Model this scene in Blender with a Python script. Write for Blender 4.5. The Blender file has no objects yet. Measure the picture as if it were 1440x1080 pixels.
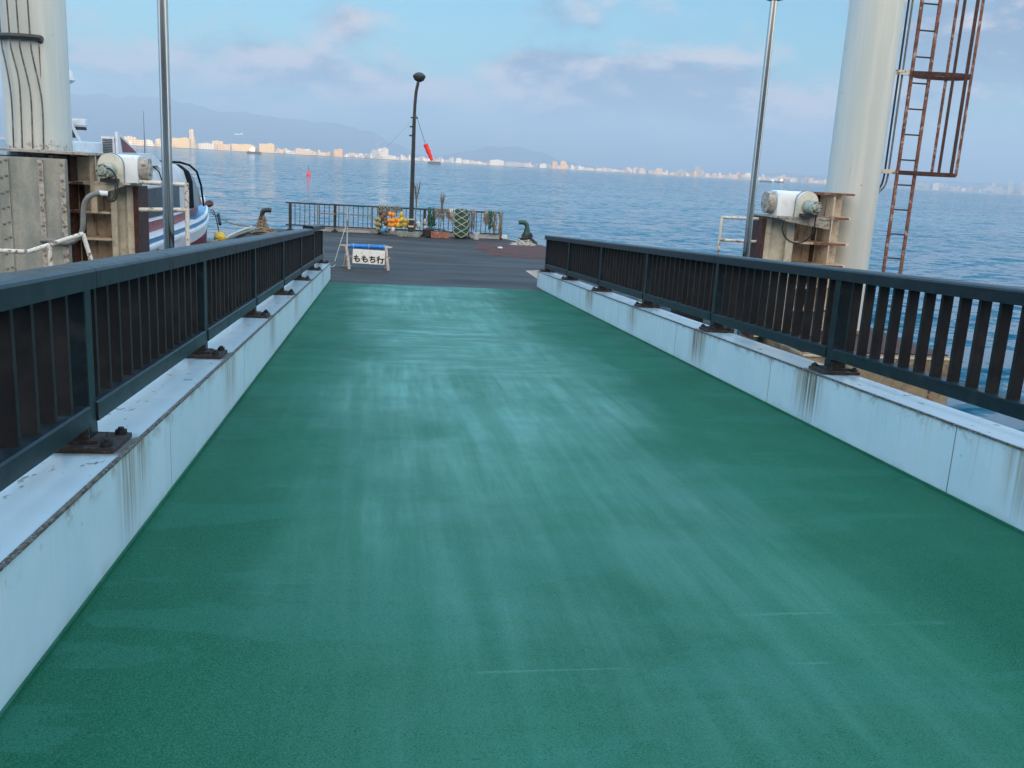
import bpy, bmesh, math, random
from mathutils import Vector, Matrix, noise as mnoise
R = math.radians
sc = bpy.context.scene
COL = sc.collection
random.seed(7)

# ------------------------------------------------------------------ camera
YAW, PITCH, ROLL, HC = R(8.2608), R(13.0517), R(3.2), 1.6
fw = Vector((math.sin(YAW)*math.cos(PITCH), math.cos(YAW)*math.cos(PITCH), -math.sin(PITCH)))
r0 = Vector((math.cos(YAW), -math.sin(YAW), 0)); u0 = r0.cross(fw)
rt = r0*math.cos(ROLL)+u0*math.sin(ROLL); up = -r0*math.sin(ROLL)+u0*math.cos(ROLL)
cd = bpy.data.cameras.new('camera'); cam = bpy.data.objects.new('camera', cd); COL.objects.link(cam)
mw = Matrix((rt, up, -fw)).transposed().to_4x4(); mw.translation = Vector((0, 0, HC)); cam.matrix_world = mw
cd.sensor_width = 36; cd.lens = 33.0; cd.clip_start = 0.05; cd.clip_end = 60000
sc.camera = cam

# ------------------------------------------------------------------ light
SUN_EL, SUN_ROT = R(7), R(166)
wd = bpy.data.worlds.new('World'); sc.world = wd; wd.use_nodes = True
nt = wd.node_tree; nt.nodes.clear(); WN = nt.nodes.new; WL = nt.links.new
def wmath(op, a, b=None, c=None):
    n = WN('ShaderNodeMath'); n.operation = op
    for i, v in enumerate((a, b, c)):
        if v is None: continue
        if isinstance(v, (int, float)): n.inputs[i].default_value = v
        else: WL(v, n.inputs[i])
    return n.outputs[0]
def wvec(op, a, b=None):
    n = WN('ShaderNodeVectorMath'); n.operation = op
    for i, v in enumerate((a, b)):
        if v is None: continue
        if isinstance(v, (tuple, Vector)): n.inputs[i].default_value = tuple(v)
        else: WL(v, n.inputs[i])
    return n
def wmix(f, a, b, bt='MIX'):
    n = WN('ShaderNodeMix'); n.data_type = 'RGBA'; n.blend_type = bt
    for s, v in ((n.inputs[0], f), (n.inputs[6], a), (n.inputs[7], b)):
        if isinstance(v, (int, float)): s.default_value = v
        elif isinstance(v, tuple): s.default_value = (*v, 1)
        else: WL(v, s)
    return n.outputs[2]
def wramp(f, a, b):
    n = WN('ShaderNodeMapRange'); n.interpolation_type = 'SMOOTHSTEP'
    WL(f, n.inputs[0]); n.inputs[1].default_value = a; n.inputs[2].default_value = b; return n.outputs[0]
sky = WN('ShaderNodeTexSky'); sky.sky_type = 'NISHITA'; sky.sun_disc = False
sky.sun_elevation = SUN_EL; sky.sun_rotation = SUN_ROT
sky.air_density = 1.0; sky.dust_density = 0.6; sky.ozone_density = 1.3
tc = WN('ShaderNodeTexCoord'); sep = WN('ShaderNodeSeparateXYZ'); WL(tc.outputs['Generated'], sep.inputs[0])
z = sep.outputs[2]
zc = wmath('MAXIMUM', z, 0.0)
# cloud sheet coordinates: azimuth and a stretched elevation
az = wmath('ARCTAN2', sep.outputs[0], sep.outputs[1])
cmb = WN('ShaderNodeCombineXYZ'); WL(az, cmb.inputs[0]); WL(wmath('MULTIPLY', z, 2.3), cmb.inputs[1]); WL(sep.outputs[1], cmb.inputs[2])
def wnoise(scale, det, rough, off=(0, 0, 0), dist=0.0):
    n = WN('ShaderNodeTexNoise'); n.inputs['Scale'].default_value = scale; n.inputs['Detail'].default_value = det
    n.inputs['Roughness'].default_value = rough; n.inputs['Distortion'].default_value = dist
    WL(wvec('ADD', cmb.outputs[0], off).outputs[0], n.inputs['Vector']); return n.outputs[0]
n1 = wnoise(5.0, 7, 0.58, (3.1, 1.7, 0.3), 0.2); n2 = wnoise(13.0, 6, 0.6, (8.2, 4.4, 1.0)); n3 = wnoise(2.2, 4, 0.5, (0.4, 9.0, 2.0))
def blob(a_deg, e_deg, ra, re, amp):
    dx = wmath('DIVIDE', wmath('SUBTRACT', az, R(a_deg)), R(ra)); dz = wmath('DIVIDE', wmath('SUBTRACT', z, math.sin(R(e_deg))), R(re))
    d2 = wmath('ADD', wmath('MULTIPLY', dx, dx), wmath('MULTIPLY', dz, dz))
    return wmath('MULTIPLY', wmath('POWER', 2.718, wmath('MULTIPLY', d2, -1.0)), amp)
tot = None
CLOUDS = [(-2.4, 7.6, 2.6, 1.3, .42), (-6, 5.2, 4, 1.2, .25), (8, 5.6, 3.2, 1.1, .42), (13, 5.4, 4.5, 1.3, .42), (2, 4.2, 9, 1.2, .2), (19, 4.2, 7, 1.9, .36), (33, 7.0, 6, 3.4, .44), (37, 11.0, 6, 2.0, .28), (-13, 4.5, 8, 2.5, .2), (22, 11.5, 3, .8, .22),
          (-60, 14, 25, 5, .3), (70, 16, 25, 6, .3), (-120, 20, 30, 8, .25), (140, 18, 30, 7, .25), (0, 24, 30, 4, .12), (30, 38, 25, 6, .2)]
for c in CLOUDS:
    b = blob(*c); tot = b if tot is None else wmath('ADD', tot, b)
n4 = wnoise(34.0, 4, 0.6, (2.2, 5.4, 6.0))
def cen(x, k): return wmath('MULTIPLY', wmath('SUBTRACT', x, 0.5), k)
dens = wmath('ADD', wmath('ADD', wmath('ADD', cen(n1, 1.5), cen(n2, 0.8)), cen(n4, 0.3)), tot)
dens = wmath('ADD', dens, wmath('MULTIPLY', wmath('MULTIPLY', wramp(z, .165, .09), wramp(z, .01, .05)), .13))
mask = wramp(dens, 0.0, 0.5)
low = wmath('POWER', 2.718, wmath('MULTIPLY', zc, -9.0))           # thin veil towards the horizon
n1b = wnoise(5.0, 7, 0.58, (3.1, 1.7+.055, 0.3), 0.2); n2b = wnoise(13.0, 6, 0.6, (8.2, 4.4+.03, 1.0))
grad = wmath('ADD', wmath('SUBTRACT', n1, n1b), wmath('MULTIPLY', wmath('SUBTRACT', n2, n2b), .6))
shade = wramp(wmath('ADD', wmath('MULTIPLY', grad, -2.2), wmath('MULTIPLY', dens, .5)), -.12, .38)
ccol = wmix(shade, (6.0, 5.1, 4.9), (1.35, 2.1, 3.2))            # lit pinkish tops, blue grey undersides
veil = wmix(wramp(az, R(-20), R(34)), (2.5, 3.2, 3.8), (1.25, 2.1, 3.3))
base = wmix(1.0, sky.outputs[0], (.58, 1.24, 1.6), 'MULTIPLY')
c1 = wmix(wmath('MULTIPLY', low, 0.7), base, veil)
c2 = wmix(wmath('MULTIPLY', mask, 0.95), c1, ccol)
# sky out of view boosted to fill the foreground: blue above and aside, warm behind
upf = wramp(z, .2, .5); back = wramp(sep.outputs[1], .1, -.7)
c2 = wmix(1.0, c2, (.76, .78, .79), 'MULTIPLY')
c3 = wmix(upf, c2, (3.6, 7.6, 12.0)); side = wmath('MULTIPLY', wramp(wmath('ABSOLUTE', sep.outputs[0]), .62, .85), wmath('SUBTRACT', 1.0, upf))
lr = wramp(sep.outputs[0], -.5, .5)
c3 = wmix(wmath('MULTIPLY', side, .9), c3, wmix(lr, (1.6, 6.3, 12.0), (6.4, 9.0, 10.4)))
c4 = wmix(wmath('MULTIPLY', back, .9), c3, (16.0, 13.8, 11.6))
bg = WN('ShaderNodeBackground'); bg.inputs[1].default_value = 0.13; WL(c4, bg.inputs[0])
wo = WN('ShaderNodeOutputWorld'); WL(bg.outputs[0], wo.inputs[0])
sl = bpy.data.lights.new('sun', 'SUN'); sl.energy = 4.6; sl.angle = R(0.5); sl.color = (1.0, 0.79, 0.56)
so = bpy.data.objects.new('sun', sl); COL.objects.link(so)
sdir = Vector((math.sin(SUN_ROT)*math.cos(SUN_EL), math.cos(SUN_ROT)*math.cos(SUN_EL), math.sin(SUN_EL)))
so.rotation_euler = sdir.to_track_quat('Z', 'Y').to_euler(); so.location = sdir*50
sc.view_settings.view_transform = 'Standard'; sc.view_settings.look = 'None'
sc.view_settings.exposure = 0.43; sc.view_settings.gamma = 1.0
sc.cycles.use_denoising = True
sc.cycles.max_bounces = 6; sc.cycles.diffuse_bounces = 3; sc.cycles.volume_bounces = 0

# ------------------------------------------------------------------ materials
class NM:
    """small node helper"""
    def __init__(s, name):
        s.m = bpy.data.materials.new(name); s.m.use_nodes = True; s.t = s.m.node_tree
        s.p = s.t.nodes['Principled BSDF']; s.tc = None
    def new(s, k): return s.t.nodes.new(k)
    def set(s, sock, v):
        if isinstance(v, (int, float)): sock.default_value = v
        elif isinstance(v, (tuple, list)): sock.default_value = tuple(v) if len(v) == len(sock.default_value) else (*v, 1)
        else: s.t.links.new(v, sock)
    def coord(s, which='Object'):
        if s.tc is None: s.tc = s.new('ShaderNodeTexCoord')
        return s.tc.outputs[which]
    def pos(s):
        g = s.new('ShaderNodeNewGeometry'); return g.outputs['Position']
    def map(s, v, sc_=(1, 1, 1), loc=(0, 0, 0)):
        n = s.new('ShaderNodeMapping'); s.t.links.new(v, n.inputs[0]); n.inputs['Scale'].default_value = sc_; n.inputs['Location'].default_value = loc; return n.outputs[0]
    def noise(s, v, scale=1, det=4, rough=.5, dist=0):
        n = s.new('ShaderNodeTexNoise'); s.t.links.new(v, n.inputs['Vector']); n.inputs['Scale'].default_value = scale
        n.inputs['Detail'].default_value = det; n.inputs['Roughness'].default_value = rough; n.inputs['Distortion'].default_value = dist; return n.outputs[0]
    def vor(s, v, scale=1):
        n = s.new('ShaderNodeTexVoronoi'); s.t.links.new(v, n.inputs['Vector']); n.inputs['Scale'].default_value = scale; return n.outputs[0]
    def math(s, op, a, b=None, c=None):
        n = s.new('ShaderNodeMath'); n.operation = op
        for i, v in enumerate((a, b, c)):
            if v is not None: s.set(n.inputs[i], v)
        return n.outputs[0]
    def ramp(s, f, a, b, lo=0, hi=1):
        n = s.new('ShaderNodeMapRange'); n.interpolation_type = 'SMOOTHSTEP'; s.set(n.inputs[0], f)
        n.inputs[1].default_value = a; n.inputs[2].default_value = b; n.inputs[3].default_value = lo; n.inputs[4].default_value = hi; return n.outputs[0]
    def mix(s, f, a, b, bt='MIX'):
        n = s.new('ShaderNodeMix'); n.data_type = 'RGBA'; n.blend_type = bt
        s.set(n.inputs[0], f); s.set(n.inputs[6], a); s.set(n.inputs[7], b); return n.outputs[2]
    def sep(s, v):
        n = s.new('ShaderNodeSeparateXYZ'); s.t.links.new(v, n.inputs[0]); return n.outputs
    def bump(s, h, strength=.3, dist=.01, normal=None):
        n = s.new('ShaderNodeBump'); s.set(n.inputs['Height'], h); n.inputs['Strength'].default_value = strength; n.inputs['Distance'].default_value = dist
        if normal is not None: s.t.links.new(normal, n.inputs['Normal'])
        s.t.links.new(n.outputs[0], s.p.inputs['Normal']); return n.outputs[0]
    def done(s, col, rough=.5, metal=0, spec=None):
        s.set(s.p.inputs['Base Color'], col); s.set(s.p.inputs['Roughness'], rough); s.set(s.p.inputs['Metallic'], metal)
        if spec is not None: s.p.inputs['Specular IOR Level'].default_value = spec
        return s.m

def simple(name, col, rough=.6, metal=0, var=.25, scale=6, dirt=None, dirt_amt=.5, dscale=3, bump=0.0, lo=.5, hi=.65, spec=None):
    """painted or raw surface: base with mottling, optional dirt/rust patches"""
    n = NM(name); v = n.pos()
    a = n.noise(v, scale, 5, .6)
    dark = tuple(c*(1-var) for c in col); lite = tuple(min(1, c*(1+var)) for c in col)
    c = n.mix(n.ramp(a, .3, .7), dark, lite); r = rough
    if dirt:
        m = n.math('MULTIPLY', n.ramp(n.noise(v, dscale, 7, .68), lo, hi), dirt_amt)
        c = n.mix(m, c, dirt); r = n.math('ADD', n.math('MULTIPLY', m, .3), rough)
    if bump: n.bump(n.noise(v, scale*6, 4, .6), bump, .004)
    return n.done(c, r, metal, spec)

M = {}
M['rail'] = simple('rail_paint', (.009, .018, .024), .36, 0, .25, 9, (.045, .05, .05), .35, 6, .25, spec=.2)
M['slat'] = simple('slat_paint', (.012, .0125, .015), .5, 0, .3, 5, (.03, .029, .03), .35, 4, .2, spec=.25)
M['plate'] = simple('rusty_base_plate', (.022, .018, .017), .75, 0, .5, 26, (.12, .075, .06), .7, 38, .9, .54, .62)
M['bolt'] = simple('bolt_dark', (.02, .02, .022), .5, .3, .3, 20)
M['chrome'] = simple('stainless_pole', (.46, .445, .42), .16, 1.0, .06, 2)
M['tower'] = None
M['darkmetal'] = simple('dark_painted_metal', (.025, .03, .032), .45, .2, .3, 5, (.07, .04, .03), .4, 8, .3)
M['rust'] = simple('rusted_steel', (.17, .07, .045), .8, 0, .45, 12, (.45, .38, .34), .75, 9, .6, .52, .62)
M['rustdark'] = simple('dark_rusted_steel', (.05, .022, .018), .8, 0, .5, 14, (.11, .04, .025), .7, 10, .6)
M['pipewhite'] = simple('chipped_white_pipe', (.6, .58, .52), .5, 0, .1, 5, (.14, .07, .04), .9, 14, .3, .54, .6)
M['black'] = simple('black_rubber', (.012, .012, .013), .55, 0, .3, 8)
M['hose'] = simple('grey_conduit', (.16, .17, .165), .6, 0, .2, 8)
M['pipegrey'] = simple('dark_grey_pipe', (.09, .085, .08), .5, .3, .3, 10, (.3, .28, .26), .6, 14)
M['motorgreen'] = simple('pale_green_motor_paint', (.33, .37, .32), .5, 0, .2, 10, (.08, .06, .05), .7, 16, .4, .5, .62)
M['white'] = simple('white_gelcoat', (.68, .72, .76), .35, 0, .06, 3, (.4, .4, .38), .3, 5)
M['whitebox'] = simple('white_housing_paint', (.66, .71, .74), .4, 0, .05, 3, (.4, .38, .34), .35, 6)
M['gearcase'] = simple('ivory_gear_case_paint', (.6, .6, .53), .5, 0, .08, 4, (.3, .26, .2), .5, 8)
M['cream'] = None
M['rope'] = simple('weathered_rope', (.2, .165, .12), .9, 0, .45, 30, None)
M['ropelight'] = simple('pale_rope', (.5, .48, .42), .9, 0, .25, 30)
M['netgreen'] = simple('green_net_cloth', (.018, .075, .055), .9, 0, .5, 14, (.05, .12, .09), .6, 9, .9)
M['netred'] = None
M['blue'] = simple('blue_tube_wrap', (.004, .17, .55), .35, 0, .25, 9)
M['board'] = simple('white_sign_board', (.72, .75, .72), .6, 0, .05, 8, (.3, .3, .27), .35, 20, 0, .52, .7)
M['ink'] = simple('black_sign_paint', (.006, .006, .008), .6, 0, .2, 20)
M['wood'] = simple('grey_weathered_wood', (.42, .37, .34), .8, 0, .3, 20, (.16, .12, .1), .5, 12, .6)
M['barnacle'] = simple('fouled_grey_steel', (.36, .34, .3), .85, 0, .25, 16, (.09, .065, .045), .8, 12, .8, .5, .64)
def floatmat(nm, c): M[nm] = simple(nm, c, .5, 0, .25, 12, tuple(x*.35 for x in c), .6, 14, .2, .5, .66)
floatmat('float_orange', (.72, .27, .02)); floatmat('float_yellow', (.6, .42, .04)); floatmat('float_brown', (.13, .06, .035)); floatmat('float_olive', (.26, .24, .08)); floatmat('float_blue', (.06, .2, .33)); floatmat('float_pink', (.5, .36, .28)); floatmat('float_white', (.6, .58, .52))
M['maroon'] = simple('maroon_paint', (.2, .035, .04), .4, 0, .12, 3, (.1, .03, .03), .4, 5)
M['hullblue'] = simple('blue_stripe_paint', (.04, .2, .38), .35, 0, .2, 3, (.3, .4, .48), .5, 6)
M['antifoul'] = simple('dark_red_bottom_paint', (.16, .018, .016), .6, 0, .3, 3)
M['canopy'] = simple('grey_clear_vinyl', (.5, .49, .49), .4, 0, .1, 3, (.6, .6, .62), .5, 2)
M['window'] = simple('dark_tinted_vinyl', (.018, .022, .024), .3, 0, .3, 1.5, (.07, .08, .08), .6, 1, spec=.3)
M['smoke'] = simple('smoky_vinyl_panel', (.14, .15, .16), .3, 0, .2, 3, (.25, .26, .28), .5, 2)
M['canopyblack'] = simple('black_canopy_hem', (.004, .004, .005), .9, 0, .2, 5, spec=.1)
M['redbuoy'] = simple('red_buoy_paint', (.36, .012, .02), .5, 0, .1, 1)
M['windsock'] = simple('red_windsock_cloth', (.82, .03, .02), .7, 0, .1, 3)
M['crate'] = simple('faded_red_crate', (.3, .13, .09), .7, 0, .3, 12, (.42, .36, .3), .6, 9)
M['crategrey'] = simple('grey_green_crate', (.22, .26, .24), .7, 0, .3, 12)
M['bamboo'] = simple('dry_twig', (.16, .12, .09), .9, 0, .4, 20)
M['bucket'] = simple('pale_grey_bucket', (.42, .45, .47), .5, 0, .1, 8)
M['hookgreen'] = simple('green_bollard_paint', (.015, .07, .055), .5, 0, .25, 10, (.03, .03, .03), .6, 12, .4)
M['ballastwhite'] = simple('white_edge_paint', (.72, .75, .76), .5, 0, .08, 3, (.35, .33, .3), .4, 3)
M['quay'] = simple('quay_concrete', (.26, .25, .24), .85, 0, .2, .5, (.14, .14, .13), .5, .4, .4)
M['barge'] = simple('dark_barge_hull', (.012, .022, .04), .6, 0, .2, .05)
M['hill'] = None

# tower paint, with rust bleeding from the foot
def tower_mat():
    n = NM('pale_tower_paint'); v = n.pos(); s = n.sep(v)
    streak = n.noise(n.map(v, (5, 5, .25)), 1.0, 6, .6)
    c = n.mix(n.ramp(streak, .35, .7), (.47, .52, .50), (.58, .60, .56))
    c = n.mix(n.math('MULTIPLY', n.ramp(n.noise(n.map(v, (9, 9, .5)), 1.3, 6, .7), .62, .74), .35), c, (.42, .30, .2))
    foot = n.math('MULTIPLY', n.ramp(s[2], 1.62, 1.45), n.ramp(n.noise(v, 16, 6, .7), .5, .6))
    foot = n.math('MULTIPLY', foot, n.ramp(s[0], 0, 1, 1, 0))
    c = n.mix(n.math('MULTIPLY', foot, .8), c, (.16, .05, .035))
    mid = n.math('MULTIPLY', n.ramp(n.noise(n.map(v, (4, 4, .7)), 1, 6, .7), .48, .75), n.ramp(s[2], 1.6, .9))
    c = n.mix(n.math('MULTIPLY', mid, .5), c, (.55, .42, .3))
    spots = n.math('MULTIPLY', n.ramp(n.vor(v, 3.2), .06, .045), 1.0)
    c = n.mix(n.math('MULTIPLY', spots, .7), c, (.3, .22, .15))
    n.bump(n.noise(v, 12, 4), .1, .004)
    return n.done(c, .42)
M['tower'] = tower_mat()
def cream_mat():
    n = NM('cream_bracket_paint'); v = n.pos(); s = n.sep(v)
    c = n.mix(n.ramp(n.noise(v, 5, 5, .6), .3, .7), (.58, .46, .34), (.68, .58, .44))
    drip = n.ramp(n.noise(n.map(v, (7, 7, .8)), 1, 7, .65), .55, .68)
    c = n.mix(n.math('MULTIPLY', drip, .85), c, (.17, .055, .028))
    c = n.mix(n.math('MULTIPLY', n.ramp(n.noise(v, 17, 5, .7), .56, .66), .6), c, (.1, .05, .035))
    n.bump(n.noise(v, 20, 4), .2, .005)
    return n.done(c, .6)
M['cream'] = cream_mat()
M['paleplate'] = simple('pale_stained_plate', (.52, .48, .38), .6, 0, .15, 6, (.25, .2, .14), .7, 7, .3, .5, .7)
def riveted_mat():
    n = NM('grey_green_weathered_plate'); v = n.pos()
    c = n.mix(n.ramp(n.noise(n.map(v, (3, 3, 1.2)), 1.5, 6, .65), .3, .7), (.20, .225, .21), (.34, .35, .31))
    c = n.mix(n.math('MULTIPLY', n.ramp(n.noise(v, 70, 3, .6), .55, .65), .45), c, (.1, .1, .09))
    c = n.mix(n.math('MULTIPLY', n.ramp(n.noise(n.map(v, (5, 5, .7)), 1, 6, .6), .55, .72), .6), c, (.30, .26, .17))
    n.bump(n.noise(v, 50, 4), .35, .005)
    return n.done(c, .75)
M['riveted'] = riveted_mat()

SL = 0.0518378
POSTY0, POSTD = 4.4, 2.84
def curb_mat():
    n = NM('white_girder_paint'); v = n.pos(); s = n.sep(v); g = n.new('ShaderNodeNewGeometry'); ns = n.sep(g.outputs['Normal'])
    h = n.math('ADD', s[2], n.math('MULTIPLY', s[1], SL))            # height over the deck
    c = n.mix(n.ramp(n.noise(v, 2.3, 5, .6), .3, .7), (.47, .62, .69), (.54, .67, .73))
    streak = n.noise(n.map(v, (1, 22, 1.0)), 1, 6, .65)
    # soft grime running down from the rim
    gr = n.math('MULTIPLY', n.math('MULTIPLY', n.ramp(streak, .5, .75), n.ramp(h, 0.0, .45)), n.ramp(ns[2], .8, .5))
    c = n.mix(n.math('MULTIPLY', gr, .45), c, (.34, .31, .24))
    # rust runs beneath each post foot
    ph = n.math('DIVIDE', n.math('SUBTRACT', s[1], POSTY0), POSTD)
    d = n.math('MULTIPLY', n.math('ABSOLUTE', n.math('SUBTRACT', n.math('FRACT', n.math('ADD', ph, .5)), .5)), POSTD)
    wob = n.math('MULTIPLY', n.noise(v, 1.3, 2), .22)
    near = n.math('MULTIPLY', n.ramp(n.math('SUBTRACT', d, wob), .2, .0), n.ramp(n.noise(n.map(v, (.3, .33, .1)), 1, 2), .38, .6, .35, 1.1))
    st2 = n.noise(n.map(v, (1, 42, .8)), 1, 5, .6)
    run = n.math('MULTIPLY', n.math('MULTIPLY', near, n.ramp(st2, .42, .62)), n.ramp(h, -.1, .35))
    side = n.ramp(ns[2], .8, .5)
    wash = n.math('MULTIPLY', n.math('MULTIPLY', n.ramp(n.math('SUBTRACT', d, wob), .3, .05), n.ramp(h, -.05, .42)), n.ramp(n.noise(n.map(v, (1, 12, .7)), 1, 5, .6), .38, .6))
    c = n.mix(n.math('MULTIPLY', n.math('MULTIPLY', wash, side), .55), c, (.30, .24, .16))
    edge = n.math('MULTIPLY', n.math('MULTIPLY', n.ramp(h, .34, .46), n.ramp(n.noise(n.map(v, (1, 7, 9)), 1, 6, .7), .5, .62)), side)
    c = n.mix(n.math('MULTIPLY', edge, .6), c, (.16, .13, .085))
    low_ = n.math('MULTIPLY', n.math('MULTIPLY', n.ramp(n.math('ADD', h, n.math('MULTIPLY', n.noise(n.map(v, (1, 6, 4)), 1, 5), .12)), .13, .05), n.ramp(h, -.05, .0)), side)  # joint shade painted along the girder foot, mixed with green stain
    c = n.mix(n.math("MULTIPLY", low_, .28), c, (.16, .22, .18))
    c = n.mix(n.math('MULTIPLY', n.math('MULTIPLY', run, side), .9), c, (.13, .09, .05))
    # plate seams in the face
    ph2 = n.math('FRACT', n.math('DIVIDE', n.math('SUBTRACT', s[1], POSTY0+.78), POSTD))
    seam = n.math('MULTIPLY', n.math('LESS_THAN', ph2, .0035), side)
    c = n.mix(n.math('MULTIPLY', seam, .8), c, (.05, .045, .04))
    # thin black run marks and pinholes
    pin = n.ramp(n.vor(n.map(v, (1, 5, 2.0)), 1.6), .035, .02)
    c = n.mix(n.math('MULTIPLY', n.math('MULTIPLY', pin, side), .8), c, (.05, .05, .05))
    thin = n.math('MULTIPLY', n.ramp(n.noise(n.map(v, (1, 60, .5)), 1, 3, .5), .72, .76), n.ramp(n.noise(n.map(v, (1, 2, 3)), 1.2, 3), .5, .6))
    c = n.mix(n.math('MULTIPLY', n.math('MULTIPLY', thin, side), .6), c, (.1, .1, .09))
    # dark blotches on the top flange
    topm = n.ramp(ns[2], .5, .8)
    bl = n.ramp(n.noise(n.map(v, (7, 3.2, 1)), 2.2, 4, .6), .635, .69)
    c = n.mix(n.math('MULTIPLY', n.math('MULTIPLY', bl, topm), .75), c, (.09, .09, .1))
    foot = n.math('MULTIPLY', n.ramp(n.math('ADD', d, n.math('MULTIPLY', n.noise(v, 9, 4), .2)), .36, .22), topm)
    c = n.mix(n.math('MULTIPLY', foot, .85), c, (.075, .065, .055))
    rough = n.mix(topm, (.5, .5, .5), (.22, .22, .22))
    n.bump(n.noise(v, 3, 4, .5), .18, .01)
    return n.done(c, rough)
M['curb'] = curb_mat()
def rim_mat():
    n = NM('chipped_rusty_rim'); v = n.pos()
    a = n.noise(n.map(v, (30, 16, 30)), 3, 7, .75)
    c = n.mix(n.ramp(a, .40, .56), (.22, .22, .2), (.035, .028, .025))
    c = n.mix(n.math('MULTIPLY', n.ramp(n.noise(v, 11, 4), .55, .65), .6), c, (.15, .12, .06))
    n.bump(a, .6, .006); return n.done(c, .7)
M['rim'] = rim_mat()

def deck_mat():
    n = NM('green_coated_deck'); v = n.pos(); s = n.sep(v)
    c = n.mix(n.ramp(n.noise(n.map(v, (.9, .35, 1)), 1.2, 4, .55), .3, .75), (.006, .085, .040), (.011, .118, .058))
    # walking strip: glare painted in as a pale centre, plus chalky wear and roller strokes
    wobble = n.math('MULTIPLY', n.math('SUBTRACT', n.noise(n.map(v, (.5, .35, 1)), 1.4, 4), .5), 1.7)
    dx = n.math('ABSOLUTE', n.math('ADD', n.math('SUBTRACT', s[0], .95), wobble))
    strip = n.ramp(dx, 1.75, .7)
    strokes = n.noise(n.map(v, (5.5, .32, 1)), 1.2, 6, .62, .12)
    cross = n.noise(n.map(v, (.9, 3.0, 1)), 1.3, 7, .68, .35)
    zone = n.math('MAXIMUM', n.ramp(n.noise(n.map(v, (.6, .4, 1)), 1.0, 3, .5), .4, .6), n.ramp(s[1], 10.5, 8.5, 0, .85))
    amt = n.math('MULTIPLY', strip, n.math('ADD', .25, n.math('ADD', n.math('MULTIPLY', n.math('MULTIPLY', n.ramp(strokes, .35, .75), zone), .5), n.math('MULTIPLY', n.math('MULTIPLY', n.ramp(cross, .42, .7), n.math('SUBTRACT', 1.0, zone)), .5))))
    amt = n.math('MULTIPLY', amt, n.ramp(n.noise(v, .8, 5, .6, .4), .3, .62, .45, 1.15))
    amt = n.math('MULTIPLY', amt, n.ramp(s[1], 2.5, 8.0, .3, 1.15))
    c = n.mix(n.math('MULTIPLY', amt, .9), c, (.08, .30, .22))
    # broad overlapping coats with sharp ragged edges
    coat = n.ramp(n.noise(n.map(v, (.5, 1.7, 1)), 1.15, 7, .6, .7), .53, .56)
    c = n.mix(n.math('MULTIPLY', coat, .4), c, (.022, .14, .095))
    # thin pale lap lines across the deck
    lap = n.math('MULTIPLY', n.ramp(n.noise(n.map(v, (.3, 13, 1)), 1, 3, .5, .3), .685, .715), n.ramp(n.noise(n.map(v, (1.1, 1.4, 1)), 1.3, 3), .5, .62))
    c = n.mix(n.math('MULTIPLY', lap, .4), c, (.12, .30, .26))
    grit = n.noise(v, 165, 3, .8)
    c = n.mix(n.math('MULTIPLY', n.ramp(grit, .44, .6), .75), c, n.mix(.5, c, (.075, .21, .18)))
    c = n.mix(n.math('MULTIPLY', n.ramp(n.noise(v, 150, 3, .7), .52, .66), .7), c, (.004, .04, .024))
    sp = n.ramp(n.vor(v, 2.1), .012, .008)
    c = n.mix(n.math('MULTIPLY', sp, .8), c, (.02, .03, .03))
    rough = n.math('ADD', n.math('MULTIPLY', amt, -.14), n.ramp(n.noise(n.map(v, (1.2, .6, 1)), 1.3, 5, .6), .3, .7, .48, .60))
    b1 = n.bump(n.noise(v, 1.1, 4, .5), .12, .03)
    n.bump(grit, .42, .0035, b1)
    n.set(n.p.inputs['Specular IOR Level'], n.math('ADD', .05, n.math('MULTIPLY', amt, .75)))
    return n.done(c, rough)
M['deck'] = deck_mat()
def pont_mat():
    n = NM('dark_pontoon_deck'); v = n.pos()
    c = n.mix(n.ramp(n.noise(n.map(v, (.35, 1.3, 1)), 1.1, 6, .6, .4), .3, .7), (.031, .025, .022), (.050, .042, .037))
    c = n.mix(n.math('MULTIPLY', n.ramp(n.noise(n.map(v, (.5, 1.0, 1)), 1.1, 5, .6), .5, .7), .5), c, (.066, .046, .04))
    c = n.mix(n.math('MULTIPLY', n.ramp(n.noise(n.map(v, (.3, 3.6, 1)), 1, 5, .6), .55, .68), .25), c, (.075, .076, .074))
    n.bump(n.noise(v, 40, 4, .7), .4, .006)
    return n.done(c, n.ramp(n.noise(n.map(v, (.4, 1.5, 1)), 1, 4), .35, .7, .6, .8), 0, .25)
M['pontoon'] = pont_mat()
def conc_mat():
    n = NM('tan_fouled_concrete'); v = n.pos(); s = n.sep(v)
    c = n.mix(n.ramp(n.noise(v, 4, 7, .65), .3, .7), (.17, .13, .08), (.31, .25, .165))
    c = n.mix(n.ramp(n.noise(v, 30, 4, .7), .55, .7), c, (.4, .34, .25))
    c = n.mix(n.math('MULTIPLY', n.ramp(n.noise(v, 3.3, 5), .5, .64), .6), c, (.1, .06, .035))
    n.bump(n.noise(v, 16, 6, .7), .7, .02)
    return n.done(c, .9)
M['conc'] = conc_mat()
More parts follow.
